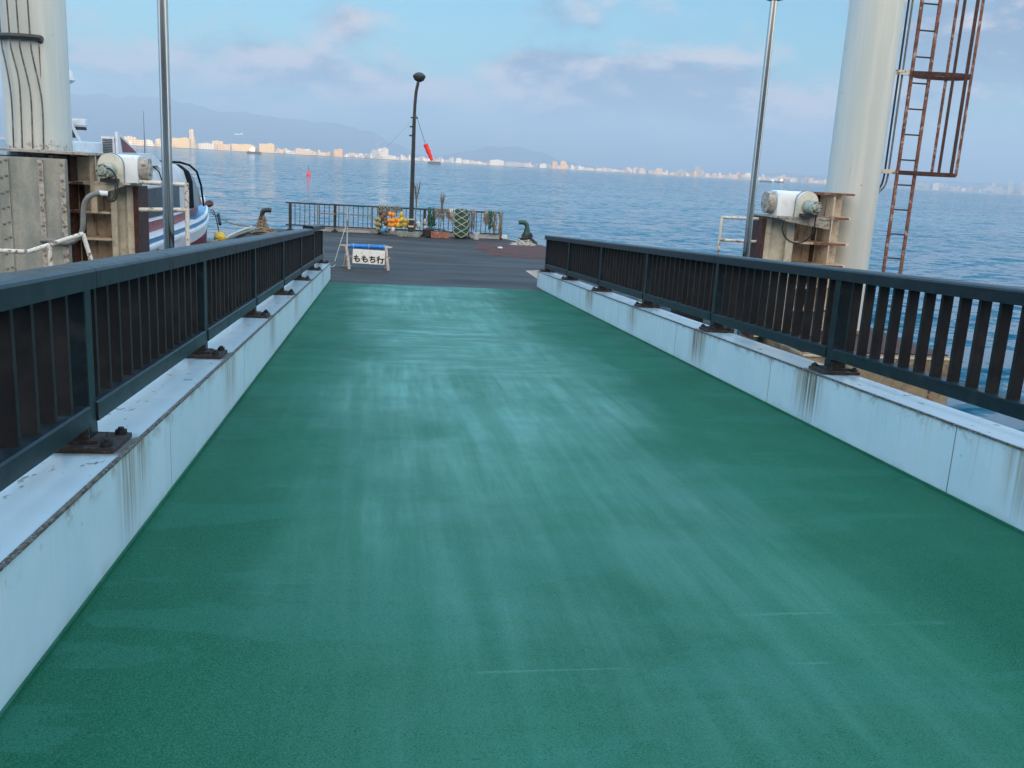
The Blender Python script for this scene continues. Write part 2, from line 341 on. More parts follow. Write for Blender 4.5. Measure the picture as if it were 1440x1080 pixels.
def sea_mat():
    n = NM('sea_water'); v = n.pos(); s = n.sep(v)
    c = n.mix(n.ramp(n.noise(n.map(v, (.004, .012, 1)), 1, 4), .35, .7), (.002, .062, .105), (.004, .09, .145))
    h1 = n.noise(n.map(v, (1.15, 2.1, 1)), 1.0, 5, .6, .5)
    h2 = n.noise(n.map(v, (.22, .42, 1)), 1.0, 4, .55, .4)
    h3 = n.noise(n.map(v, (.035, .07, 1)), 1.0, 4, .5)
    # calmer and rougher lanes
    lane = n.ramp(n.noise(n.map(v, (.01, .05, 1)), 1, 4, .6), .35, .65, .6, 1.15)
    def vm(op, a, b):
        q = n.new('ShaderNodeVectorMath'); q.operation = op
        for i, w in enumerate((a, b)):
            if isinstance(w, tuple): q.inputs[i].default_value = w
            else: n.t.links.new(w, q.inputs[3 if (op == 'SCALE' and i == 1) else i])
        return q.outputs[0]
    tot = None
    for sc_, det, amp in (((3.1, 3.9, 1), 2, .34), ((1.0, 1.5, 1), 3, 1.0), ((.26, .42, 1), 3, .65), ((.03, .07, 1), 3, .16)):
        q = n.new('ShaderNodeTexNoise'); n.t.links.new(n.map(v, sc_), q.inputs['Vector']); q.inputs['Scale'].default_value = 1; q.inputs['Detail'].default_value = det; q.inputs['Distortion'].default_value = .4
        w = vm('MULTIPLY', vm('SUBTRACT', q.outputs['Color'], (.5, .5, .5)), (amp*2, amp*2, 0))
        tot = w if tot is None else vm('ADD', tot, w)
    tot = vm('SCALE', tot, lane)
    nn = vm('NORMALIZE', vm('ADD', tot, (0, 0, 1)), (0, 0, 0)); n.t.links.new(nn, n.p.inputs['Normal'])
    return n.done(c, .06, 0, .1)
M['sea'] = sea_mat()
def netred_mat():
    n = NM('dark_red_net_mat'); v = n.pos()
    w = n.noise(n.map(v, (2, 9, 1)), 2.2, 6, .7, .8)
    c = n.mix(n.ramp(w, .42, .58), (.04, .017, .015), (.12, .048, .04)); n.bump(w, 1, .03); return n.done(c, .95)
M['netred'] = netred_mat()
def hill_mat(nm, a, b):
    n = NM(nm); v = n.pos(); c = n.mix(n.ramp(n.noise(n.map(v, (.002, .002, .004)), 1, 6, .6), .35, .65), a, b); return n.done(c, .95)
M['hill'] = hill_mat('forested_hillside', (.03, .05, .03), (.06, .08, .05))
M['land'] = hill_mat('coastal_land', (.16, .15, .12), (.3, .27, .23))
def facade(nm, col, win=(.12, .14, .17)):
    n = NM(nm); v = n.coord('Object'); s = n.sep(v); oi = n.new('ShaderNodeObjectInfo')
    fx = n.math('FRACT', n.math('DIVIDE', s[0], 9.0)); fz = n.math('FRACT', n.math('DIVIDE', s[2], 6.5))
    w = n.math('MULTIPLY', n.math('GREATER_THAN', fx, .42), n.math('GREATER_THAN', fz, .5))
    lite = tuple(min(.85, x*1.2) for x in col)
    c = n.mix(oi.outputs['Random'], col, lite); c = n.mix(n.math('MULTIPLY', w, .7), c, win); return n.done(c, .7)
FAC = {'cream': facade('facade_cream', (.55, .44, .31)), 'white': facade('facade_white', (.62, .6, .56)), 'pink': facade('facade_pink', (.6, .46, .38)),
       'grey': facade('facade_grey', (.34, .36, .38)), 'orange': facade('facade_orange', (.62, .4, .22)), 'yellow': facade('facade_yellow', (.56, .43, .25), (.38, .29, .17))}
M['term'] = facade('terminal_wall', (.5, .5, .48))

# ------------------------------------------------------------------ geometry helpers
class MB:
    def __init__(s): s.b = bmesh.new()
    def _join(s, t, mat=None):
        if mat is not None: bmesh.ops.transform(t, matrix=mat, verts=t.verts)
        me = bpy.data.meshes.new('tmp'); t.to_mesh(me); t.free(); s.b.from_mesh(me); bpy.data.meshes.remove(me); return s
    def box(s, c, d, rot=None, bev=0.0):
        t = bmesh.new(); bmesh.ops.create_cube(t, size=1); bmesh.ops.scale(t, vec=d, verts=t.verts)
        if bev: bmesh.ops.bevel(t, geom=t.edges[:], offset=bev, segments=2, affect='EDGES', profile=.6)
        m = Matrix.Translation(c)
        if rot is not None: m = m @ (rot if isinstance(rot, Matrix) else Matrix.Rotation(rot[1], 4, rot[0]))
        return s._join(t, m)
    def cyl(s, a, b, r0, r1=None, n=16, cap=True):
        a, b = Vector(a), Vector(b); r1 = r0 if r1 is None else r1; d = b-a
        t = bmesh.new(); bmesh.ops.create_cone(t, cap_ends=cap, segments=n, radius1=r0, radius2=max(r1, 1e-5), depth=d.length)
        return s._join(t, Matrix.Translation((a+b)/2) @ d.to_track_quat('Z', 'Y').to_matrix().to_4x4())
    def ball(s, c, r, sub=2, sc_=(1, 1, 1)):
        t = bmesh.new(); bmesh.ops.create_icosphere(t, subdivisions=sub, radius=r)
        return s._join(t, Matrix.Translation(c) @ Matrix.Diagonal((*sc_, 1)))
    def tube(s, pts, r, n=8, closed=False, taper=None):
        pts = [Vector(p) for p in pts]; N = len(pts); rings = []; prev = None
        for i, p in enumerate(pts):
            d = (pts[(i+1) % N]-pts[i-1]) if closed else (pts[min(i+1, N-1)]-pts[max(i-1, 0)])
            d.normalize()
            if prev is None: u = d.orthogonal().normalized()
            else:
                u = prev-d*prev.dot(d); u = u.normalized() if u.length > 1e-6 else d.orthogonal().normalized()
            prev = u; w = d.cross(u); rr = r if taper is None else r*taper(i/(N-1))
            rings.append([s.b.verts.new(p+(u*math.cos(k*2*math.pi/n)+w*math.sin(k*2*math.pi/n))*rr) for k in range(n)])
        for i in range(N if closed else N-1):
            A, B = rings[i], rings[(i+1) % N]
            for k in range(n): s.b.faces.new((A[k], A[(k+1) % n], B[(k+1) % n], B[k]))
        if not closed: s.b.faces.new(rings[0][::-1]); s.b.faces.new(rings[-1])
        return s
    def prism(s, poly, vec):
        """polygon of 3D points pushed along vec"""
        vec = Vector(vec); a = [s.b.verts.new(p) for p in poly]; b = [s.b.verts.new(Vector(p)+vec) for p in poly]; n = len(poly)
        s.b.faces.new(a[::-1]); s.b.faces.new(b)
        for i in range(n): s.b.faces.new((a[i], a[(i+1) % n], b[(i+1) % n], b[i]))
        return s
    def loft(s, rings, cap=True, closed=True):
        R_ = [[s.b.verts.new(p) for p in r] for r in rings]; n = len(R_[0])
        for A, B in zip(R_, R_[1:]):
            for k in range(n if closed else n-1): s.b.faces.new((A[k], A[(k+1) % n], B[(k+1) % n], B[k]))
        if cap and closed: s.b.faces.new(R_[0][::-1]); s.b.faces.new(R_[-1])
        return s
    def lathe(s, prof, c=(0, 0, 0), n=20, mat=None):
        t = bmesh.new(); rings = []
        for r, z_ in prof: rings.append([t.verts.new((r*math.cos(k*2*math.pi/n), r*math.sin(k*2*math.pi/n), z_)) for k in range(n)])
        for A, B in zip(rings, rings[1:]):
            for k in range(n): t.faces.new((A[k], A[(k+1) % n], B[(k+1) % n], B[k]))
        t.faces.new(rings[0][::-1]); t.faces.new(rings[-1])
        return s._join(t, Matrix.Translation(c) @ (mat if mat is not None else Matrix.Identity(4)))
    def quad(s, *p): s.b.faces.new([s.b.verts.new(q) for q in p]); return s
    def build(s, name, mat, parent=None, smooth=False, origin=None):
        bmesh.ops.recalc_face_normals(s.b, faces=s.b.faces)
        me = bpy.data.meshes.new(name)
        if origin is not None: bmesh.ops.translate(s.b, vec=-Vector(origin), verts=s.b.verts)
        s.b.to_mesh(me); s.b.free(); me.materials.append(mat)
        if smooth:
            for p in me.polygons: p.use_smooth = True
            me.set_sharp_from_angle(angle=R(38))
        o = bpy.data.objects.new(name, me); COL.objects.link(o)
        if origin is not None: o.location = origin
        if parent is not None:
            o.parent = parent
            if origin is None:
                w = Vector(parent.location)
                if parent.parent: w = w+Vector(parent.parent.location)
                o.location = -w
            else:
                o.location = Vector(origin)-Vector(parent.location)
        return o
def tag(o, label=None, cat=None, group=None, kind=None):
    if label: o['label'] = label
    if cat: o['category'] = cat
    if group: o['group'] = group
    if kind: o['kind'] = kind
    return o
def thing(name, loc, label, cat, group=None):
    o = bpy.data.objects.new(name, None); COL.objects.link(o); o.location = loc; o.empty_display_size = .2
    return tag(o, label, cat, group)
def copy_tree(o, parent=None):
    c = o.copy(); COL.objects.link(c)
    if parent: c.parent = parent
    for ch in list(o.children): copy_tree(ch, c)
    return c
def zr(y, h=0.0): return h-SL*y
def CH(y): return .462-.0047*(y-4)
def curve(p0, p1, sag, n=12):
    p0, p1 = Vector(p0), Vector(p1)
    return [p0.lerp(p1, i/n)-Vector((0, 0, sag*4*(i/n)*(1-i/n))) for i in range(n+1)]

def smooth(pts, it=2):
    pts = [Vector(p) for p in pts]
    for _ in range(it):
        q = [pts[0]]
        for a, b_ in zip(pts, pts[1:]): q += [a.lerp(b_, .25), a.lerp(b_, .75)]
        pts = q+[pts[-1]]
    return pts

WZ = -2.35; PZ = -1.075
XL, XR = -1.137, 3.55
RY0, RY1 = -2.0, 20.62

# ------------------------------------------------------------------ setting: sea, land, quay
b = MB()
ys = [-30, 60, 200, 800, 3000, 14000]
b.quad((-19000, -60, WZ), (19000, -60, WZ), (19000, 19500, WZ), (-19000, 19500, WZ))
tag(b.build('sea', M['sea']), kind='structure')
b = MB(); b.quad((-19200, -80, -9), (19200, -80, -9), (19200, 20000, -9), (-19200, 20000, -9))
tag(b.build('seabed_ground', M['land']), kind='structure')
b = MB(); b.prism([(-120, -75, -8), (120, -75, -8), (120, -2.02, -8), (-120, -2.02, -8)], (0, 0, 8.085))
tag(b.build('quay', M['quay']), kind='structure')

COAST = [(-40, 3000), (-25, 3100), (-14, 3300), (-8, 3600), (-2, 4000), (5, 4700), (12, 5300), (19, 5700), (25.5, 6300), (28, 7400), (33, 8000), (45, 8000), (60, 8000)]
def coast(a):
    for (a0, d0), (a1, d1) in zip(COAST, COAST[1:]):
        if a0 <= a <= a1: return d0+(d1-d0)*(a-a0)/(a1-a0)
    return 8000
def polar(a, d, z_=0): return Vector((d*math.sin(R(a)), d*math.cos(R(a)), z_))
b = MB(); A = [a*.5 for a in range(-80, 121)]
rows = []
for dd, zz in ((0, WZ-2), (6, 1.2), (1500, 6), (5000, 12)):
    rows.append([polar(a, min(coast(a)+dd+(18*mnoise.noise(Vector((a*3, 0, 1))) if dd < 10 else 0), 13000), zz) for a in A])
b.loft(rows, cap=False, closed=False)
tag(b.build('coast_land', M['land']), kind='structure')

def ridge(name, dist, prof, depth, hz_noise):
    """a real hill mass: crest heights (degrees over the horizon) given along the bearing"""
    b = MB(); az_ = [i*.25 for i in range(int(prof[0][0]*4), int(prof[-1][0]*4)+1)]
    def hh(a):
        for (a0, h0), (a1, h1) in zip(prof, prof[1:]):
            if a0 <= a <= a1:
                t = (a-a0)/(a1-a0); t = t*t*(3-2*t); return h0+(h1-h0)*t
        return 0
    rows = []
    for k in range(-6, 7):
        t = k/6; row = []
        for a in az_:
            crest = math.tan(R(hh(a)))*dist
            f = (1-abs(t))**1.2 if k < 0 else (1-t)**.8
            nz = mnoise.fractal(Vector((a*.8, t*2.2, hz_noise)), 1, 2, 5)*.13
            row.append(polar(a, dist+t*depth, max(2.0, crest*f*(1+nz)+4)))
        rows.append(row)
    b.loft(rows, cap=False, closed=False)
    tag(b.build(name, M['hill'], smooth=True), kind='structure')
ridge('hills', 17500, [(-34, 1.3), (-26, 1.8), (-20, 2.0), (-17, 2.35), (-14, 2.62), (-12.5, 2.6), (-10.5, 2.3), (-8, 2.05), (-5.5, 1.95), (-3, 1.85), (-1, 1.5), (0.5, .95), (2.2, .35), (3, .15), (5, .05)], 1400, 1)
ridge('hills', 16500, [(1, .05), (3, .35), (5, .75), (6.5, 1.1), (7.6, 1.12), (9, .9), (10.5, .5), (12, .25), (16, .18), (20, .3), (24, .45), (28, .4), (33, .5), (38, .55), (44, .3)], 1100, 5)

# ------------------------------------------------------------------ far city
def bmesh_building(kind, w, d, h):
    b = MB()
    if kind == 'slab': b.box((0, 0, h/2), (w, d, h)); b.box((w*.2, 0, h+h*.05), (w*.3, d*.5, h*.1))
    elif kind == 'hall':
        b.box((0, 0, h*.4), (w, d, h*.8)); b.prism([(-w/2, -d/2, h*.8), (w/2, -d/2, h*.8), (0, -d/2, h)], (0, d, 0))
    elif kind == 'step': b.box((-w*.2, 0, h/2), (w*.6, d, h)); b.box((w*.3, 0, h*.35), (w*.4, d, h*.7)); b.box((-w*.25, 0, h*1.04), (w*.2, d*.4, h*.08))
    elif kind == 'tower': b.box((0, 0, h/2), (w, d, h)); b.box((0, 0, h+1.5), (w*.6, d*.6, 3)); b.box((w*.62, 0, h*.3), (w*.24, d*.7, h*.6))
    return b
def hz_y(px): return 193.8+(px-9.8)*.0559
def px_az(px):
    t = (px-720)/1320; return math.degrees(math.atan(t/math.cos(PITCH)))+8.26 - .55*0
def building(px, wpx, hpx, mat, kind='slab', back=20, label=None, group=None, name='far_building', cat='building', dist=None):
    a = px_az(px); d = (coast(a)+back) if dist is None else dist
    w = wpx/1320*d*.97; h = hpx/1320*d*.92
    b = bmesh_building(kind, w, w*.6 if kind != 'tower' else w, h)
    o = b.build(name, FAC[mat]); p = polar(a, d+w*.3, 1.0); o.location = p; o.rotation_euler = (0, 0, -R(a)+random.uniform(-.15, .15))
    return tag(o, label, cat, group)
# landmarks
building(276, 5.5, 25, 'cream', 'tower', 30, 'tall slender cream tower standing above the left waterfront', name='far_tower', cat='tower')
building(262, 22, 13, 'yellow', 'slab', 20, 'broad yellow waterfront block left beside the slender tower')
building(238, 20, 10, 'cream', 'step', 22, 'cream stepped building just right of the left chrome pole')
building(200, 26, 11, 'cream', 'step', 20, 'leftmost sunlit cream building behind the boat aerial')
building(218, 10, 9, 'white', 'hall', 20, 'small white hall left against the chrome lamp pole')
building(296, 20, 9, 'white', 'hall', 20, 'low white hall right beside the slender tower')
building(316, 24, 12, 'cream', 'step', 25, 'wide cream terminal building between slender tower and dark barge')
building(343, 30, 9.5, 'yellow', 'slab', 15, 'long low pale yellow warehouse left of the dark barge')
building(377, 20, 12, 'yellow', 'slab', 25, 'square yellow warehouse behind and right of the dark barge')
building(425, 22, 8, 'cream', 'step', 25, 'cream low block left of the white coast towers')
building(436, 14, 6, 'yellow', 'hall', 12, 'small yellow hall above the red channel buoy')
building(472, 12, 10, 'orange', 'slab', 18, 'peach coloured block left of the tower crane')
building(520, 9, 12, 'grey', 'tower', 25, 'grey harbour silo left of the large white silo')
building(531, 14, 15, 'white', 'slab', 30, 'large white silo building left of the dark lamp mast')
building(540, 20, 6, 'white', 'hall', 12, 'low white shed at the foot of the white silo')
building(684, 20, 8.5, 'white', 'hall', 20, 'white gabled hall right of the red windsock')
building(708, 28, 6.5, 'grey', 'hall', 15, 'long grey shed right beside the white gabled hall')
building(760, 7, 10, 'orange', 'tower', 20, 'left one of two orange apartment towers mid horizon')
building(772, 8, 11, 'orange', 'tower', 20, 'right one of two orange apartment towers mid horizon')
building(951, 8, 14, 'grey', 'tower', 40, 'tallest grey tower on the right hand skyline')
building(745, 9, 6, 'white', 'slab', 20, 'small white block left of the two orange towers')
# general stock, in stretches of coast
stretches = [(180, 470, 7, 'low cream waterfront buildings in warm sun on the left coast', ['cream', 'cream', 'yellow', 'white', 'orange'], (3.5, 8), 95),
             (470, 640, 6, 'white and pink waterfront buildings behind the lamp mast', ['white', 'pink', 'white', 'grey'], (3.5, 8), 62),
             (640, 850, 6, 'pale waterfront buildings right of the windsock', ['white', 'pink', 'grey', 'white'], (3, 7), 62),
             (850, 1180, 6, 'pinkish apartment blocks along the right coast', ['pink', 'white', 'pink', 'orange', 'grey'], (4, 9), 120),
             (1240, 1450, 7, 'hazy pale buildings behind the rusty ladder', ['grey', 'white', 'grey'], (4, 9), 36)]
for x0, x1, wpx, lab, cols, hr, n in stretches:
    for i in range(n):
        px = x0+(x1-x0)*(i+random.uniform(.1, .9))/n
        hp = random.uniform(*hr)*(.6 if random.random() < .4 else 1)
        building(px, wpx*random.uniform(.35, 1.25), hp, random.choice(cols), random.choice(['slab', 'step', 'hall', 'slab', 'tower']), random.uniform(10, 300), 'one of the many '+lab, lab)
for px, wp, hp in ((1368, 5, 17), (1385, 6, 15), (1404, 7, 13), (1425, 11, 12), (1346, 5, 14)):
    building(px, wp, hp, 'grey', 'tower', 120, 'hazy grey apartment tower on the far right skyline', 'hazy towers on the far right skyline')
# tower crane
a = px_az(524); d = coast(a)+60; p = polar(a, d, 1)
t = thing('tower_crane', p, 'thin grey tower crane on the far coast left of the lamp mast', 'crane')
b = MB(); b.box(p+Vector((0, 0, 30)), (2, 2, 60)); b.build('mast', FAC['grey'], t)
b = MB(); b.cyl(p+Vector((-12, 0, 58)), p+Vector((40, 0, 84)), .9, n=6); b.build('jib', FAC['grey'], t)
# airliner low over the hills
a = px_az(338); p = polar(a, 5200, 84)
t = thing('airplane', p, 'small white airplane flying low in front of the mountains', 'airplane')
b = MB(); b.tube([p+Vector((x, 0, zz)) for x, zz in ((-20, 0), (-17, 0), (-8, 0), (8, 0), (16, .6), (20, 1.4))], 2.4, 10, taper=lambda k: .35 if k < .1 else (1 if k < .7 else .5)); b.build('fuselage', M['white'], t, True)
b = MB(); b.prism([p+Vector((-4, 0, -1)), p+Vector((3, 0, -1)), p+Vector((9, -17, 1)), p+Vector((6, -17, 1))], (0, 0, .6)); b.prism([p+Vector((-4, 0, -1)), p+Vector((3, 0, -1)), p+Vector((9, 17, 1)), p+Vector((6, 17, 1))], (0, 0, .6)); b.build('wing', M['white'], t)
b = MB(); b.prism([p+Vector((14, -.2, 2)), p+Vector((20, -.2, 2)), p+Vector((22, -.2, 8)), p+Vector((19, -.2, 8))], (0, .4, 0)); b.build('tail_fin', M['white'], t)

# far vessels
def barge(px, dist, L, H, label, house=None, name='barge'):
    a = px_az(px); p = polar(a, dist, WZ); t = thing(name, p, label, 'ship'); t.rotation_euler = (0, 0, -R(a))
    b = MB(); b.prism([(-L/2, -4, -1), (L/2, -4, -1), (L/2+L*.04, -4, H), (-L/2-L*.03, -4, H)], (0, 8, 0)); b.box((0, 0, H+.05*H), (L*.9, 7, .3*H))
    o = b.build('hull', M['barge']); o.parent = t
    if house:
        b = MB(); hx, hw, hh = house; b.box((hx, 0, H*1.2+hh/2), (hw, 5, hh)); b.box((hx+hw*.2, 0, H*1.2+hh*1.2), (hw*.4, 3, hh*.4)); o = b.build('deckhouse', M['white']); o.parent = t
        b = MB(); b.cyl((hx, 0, H+hh), (hx, 0, H+hh*2.2), .25, n=6); o = b.build('mast', M['white']); o.parent = t
barge(359, 1700, 23, 3.6, 'dark barge with pale deckhouse before the yellow warehouses', (-3, 8, 5))
barge(600, 1500, 19, 3.6, 'dark flat barge below the red windsock')
barge(1043, 2100, 25, 2.6, 'dark low barge crossing behind the right chrome lamp pole', (14, 4, 3))
barge(1061, 2350, 20, 2.8, 'low tug barge just right of the right chrome lamp pole', (5, 6, 4.5))
# channel buoy
a = px_az(432); p = polar(a, 190, WZ); t = thing('channel_buoy', p, 'red conical channel buoy floating on the bay left of the lamp mast', 'buoy')
b = MB(); b.lathe([(.38, -.3), (.42, .15), (.34, .25)], p, 16); b.build('float', M['redbuoy'], t, True)
b = MB(); b.lathe([(.28, .25), (.09, 1.0), (.07, 1.1)], p, 8); b.build('tower', M['redbuoy'], t)
b = MB(); b.cyl(p+Vector((0, 0, 1.1)), p+Vector((0, 0, 1.95)), .05, n=6); b.ball(p+Vector((0, 0, 1.3)), .11, 1); b.build('lantern', M['darkmetal'], t)

# ------------------------------------------------------------------ terminal behind the viewer (casts the shade)
TB = -30
t = thing('terminal_building', (0, TB-8, 0), 'long pale ferry terminal building behind the viewer', 'building')
b = MB(); b.prism([(-75, TB-16, .08), (75, TB-16, .08), (75, TB, .08), (-75, TB, .08)], (0, 0, 11.4)); b.build('wall', M['term'], t)
b = MB(); b.box((0, TB-8, 11.7), (151.5, 17.5, .45)); b.box((10, TB-9, 12.6), (24, 9, 1.3)); b.build('roof', M['quay'], t)
b = MB(); b.box((1.2, TB+.1, 1.7), (6, .16, 3.2)); b.build('door', M['window'], t)
for i in range(12):
    x = -66+i*12
    if abs(x) < 4: continue
    b = MB(); b.box((x, TB+.06, 5.6), (8, .1, 2.2)); b.build('window', M['window'], t)

# ------------------------------------------------------------------ boarding ramp
tr = thing('boarding_ramp', (1.2, 10, zr(10)), 'sloping green coated boarding ramp between white steel girders', 'ramp')
b = MB()
nx, ny = 18, 60
def dz(x, y): return .004*mnoise.noise(Vector((x*.9, y*.7, 3)))+.0025*mnoise.noise(Vector((x*3, y*2, 9)))
rows = []
for i in range(ny+1):
    y = RY0+(RY1-RY0)*i/ny; rows.append([Vector((XL-.02+(XR-XL+.04)*j/nx, y, zr(y)+dz(j*.26, y))) for j in range(nx+1)])
b.loft(rows, cap=False, closed=False)
y0, y1 = RY0, RY1
b.prism([(XL-.02, y0, zr(y0)-.3), (XL-.02, y1, zr(y1)-.022), (XL-.02, y1, zr(y1)-.012), (XL-.02, y0, zr(y0)-.012)], (XR-XL+.04, 0, 0))
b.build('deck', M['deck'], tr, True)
b = MB(); b.prism([(XL+.02, RY1+.002, zr(RY1)-.002), (XL+.02, RY1+.07, PZ+.006), (XL+.02, RY1+.07, PZ+.001), (XL+.02, RY1+.002, PZ+.001)], (XR-XL-.04, 0, 0)); b.build('toe_strip', M['darkmetal'], tr)
CE = 21.35   # girder end
def girder(side):
    xi = XL if side < 0 else XR; xo = xi+side*(.5 if side < 0 else .33)
    b = MB()
    ys_ = [RY0, 4, 10, 16, CE]
    def ring(y): return [(xi, y, max(zr(y)-.12, PZ+.002 if y > 19 else -9)), (xi, y, zr(y)+CH(y)), (xo, y, zr(y)+CH(y)), (xo, y, max(zr(y)-.12, PZ+.002 if y > 19 else -9))]
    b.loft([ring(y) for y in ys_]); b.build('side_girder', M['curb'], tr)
    # rim strip standing just proud of the face, under the top edge
    b = MB(); k = 60
    def r2(y):
        w = .008+.004*mnoise.noise(Vector((y*6, side, 0))); h0 = zr(y)+CH(y)
        return [(xi-side*.002, y, h0-.017+w), (xi-side*.009, y, h0-.015+w), (xi-side*.009, y, h0+.004), (xi+side*.010, y, h0+.004), (xi+side*.010, y, h0+.002), (xi-side*.002, y, h0+.002)]
    b.loft([r2(RY0+(CE-RY0)*i/k) for i in range(k+1)]); b.build('rim_strip', M['rim'], tr)
    b = MB(); b.loft([[(xi-side*.001, y, zr(y)-.01), (xi-side*.012, y, zr(y)-.01), (xi-side*.010, y, zr(y)+.016), (xi-side*.001, y, zr(y)+.019)] for y in (RY0, 4, 10, RY1)]); b.build('seal_strip', M['deck'], tr)
girder(-1); girder(1)
# little white end flap at the right girder's foot, lying on the pontoon
b = MB(); b.prism([(XR-.28, CE+.01, -.722), (XR+.03, CE+.01, -.70), (XR+.03, CE+.01, -.915)], (0, .012, 0)); b.build('end_gusset', M['ballastwhite'], tr)

# ------------------------------------------------------------------ railings on the girders
def railing(side):
    xi = XL if side < 0 else XR
    xc = xi+side*(.23 if side < 0 else .21)
    lab = ('dark blue grey slatted steel railing along the left edge of the green ramp' if side < 0 else 'dark blue grey slatted steel railing along the right edge of the green ramp')
    extra = .83 if side < 0 else .87
    def top(y): return zr(y)+CH(y)+extra-.002*(y-4)
    t = thing('railing', (xc, 10, zr(10)+CH(10)), lab, 'railing')
    posts = [POSTY0+POSTD*k for k in range(-2, 7)]
    posts[-1] = 21.25
    rot = ('X', -math.atan(SL+.0067))
    # handrail: rounded cap over deep channel, in lengths
    ends = posts[:1]+[posts[k] for k in range(1, len(posts))]
    joints = [-1.4, 1.5, 4.42, 10.1, 15.8, 17.9 if side < 0 else 18.6, 21.32]
    for k, (ya, yb) in enumerate(zip(joints, joints[1:])):
        b = MB(); rings = []
        for y in (ya+.004, yb-.004):
            zt = top(y); lift = 0
            if side < 0 and y > 17.9: lift = .05
            zt += lift
            pr = [(-.1, -.095), (-.1, -.02), (-.092, -.008), (-.07, .0), (.07, .0), (.092, -.008), (.1, -.02), (.1, -.095)]
            rings.append([(xc+px_, y, zt+pz_) for px_, pz_ in pr])
        b.loft(rings); b.build('handrail', M['rail'], t)
    # bottom rail between posts
    for ya, yb in zip(posts, posts[1:]):
        b = MB(); rings = []
        for y in (ya+.055, yb-.055):
            zb = zr(y)+CH(y)+(.105 if side < 0 else .12-.002*(y-4)); rings.append([(xc-.07, y, zb), (xc-.07, y, zb+.085), (xc-.06, y, zb+.092), (xc+.06, y, zb+.092), (xc+.07, y, zb+.085), (xc+.07, y, zb)])
        b.loft(rings); b.build('bottom_rail', M['rail'], t)
    for y in posts:
        zb = zr(y)+CH(y); zt = top(y)-.085
        b = MB(); b.box((xc, y, (zb+.02+zt)/2), (.125, .1, zt-zb-.02), bev=.006); post = b.build('post', M['rail'], t)
        b = MB(); tl = Matrix.Rotation(-math.atan(SL), 4, 'X')
        b.box((xc, y, zb+.014), (.38 if side < 0 else .30, .32, .024), tl, .004); b.box((xc, y-.062, zb+.06), (.12, .012, .075)); b.box((xc, y+.062, zb+.06), (.12, .012, .075))
        b.box((xc, y, zb+.036), (.2, .18, .014), tl)
        bp = b.build('base_plate', M['plate'], t)
        for sx in (-1, 1):
            for sy in (-1, 1):
                bx, by = xc+sx*(.15 if side < 0 else .115), y+sy*.12; bz = zr(by)+CH(y)+.022+SL*0
                b = MB(); b.cyl((bx, by, bz), (bx, by, bz+.026), .028, n=6); b.cyl((bx, by, bz+.022), (bx, by, bz+.038), .014, n=8); b.build('bolt', M['bolt'], bp)
    # slats: one mesh shared by the copies
    proto = None; cnt = 0
    for ya, yb in zip(posts[1:], posts[2:]) if False else zip(posts[:], posts[1:]):
        n = 13 if yb-ya > 2.7 else 12
        for k in range(n):
            y = ya+(yb-ya)*(k+1)/(n+1)
            if y < .9: continue
            zb = zr(y)+CH(y)+.19; zt = top(y)-.09
            if proto is None:
                m = MB(); m.box((0, 0, .5), (.074, .034, 1.0), bev=.004); proto = m.build('slat', M['slat']); me = proto.data; o = proto
            else:
                o = bpy.data.objects.new('slat', me); COL.objects.link(o)
            o.parent = t; o.location = Vector((xc, y, zb))-Vector(t.location); o.scale = (1, 1, zt-zb); cnt += 1
railing(-1); railing(1)

# ------------------------------------------------------------------ pontoon
tp = thing('floating_pontoon', (1, 26, WZ), 'dark decked floating pontoon at the foot of the ramp', 'pontoon')
poly = [(-3.9, 19.0), (-4.65, 19.4), (-4.65, 33.2), (-3.9, 35.3), (4.75, 35.3), (5.6, 33.0), (6.3, 29), (6.35, 16.4), (4.6, 16.4), (4.6, 19.0)]
b = MB(); b.prism([(x, y, WZ-.5) for x, y in poly], (0, 0, PZ-WZ+.5)); b.build('deck', M['pontoon'], tp)
b = MB(); b.prism([(-2.3, 35.08, PZ+.002), (4.6, 35.08, PZ+.002), (4.6, 35.28, PZ+.002), (-2.3, 35.28, PZ+.002)], (0, 0, .15)); b.build('edge_curb', M['ballastwhite'], tp)
b = MB(); b.prism([(-4.64, 19.6, PZ+.002), (-4.46, 19.6, PZ+.002), (-4.46, 33.1, PZ+.002), (-4.64, 33.1, PZ+.002)], (0, 0, .1)); b.build('edge_curb', M['darkmetal'], tp)
for k in range(5):
    b = MB(); yy = 16.9+k*.95
    b.tube([(6.5+.02*math.sin(k), yy+.33*math.cos(u*math.pi/8), PZ-.25+.33*math.sin(u*math.pi/8)) for u in range(16)], .13, 8, True)
    tag(b.build('tyre_fender', M['black'], None, True, (6.5, yy, PZ-.25)), 'black rubber tyre hanging against the right side of the pontoon', 'tyre', 'tyre fenders on the right pontoon side')

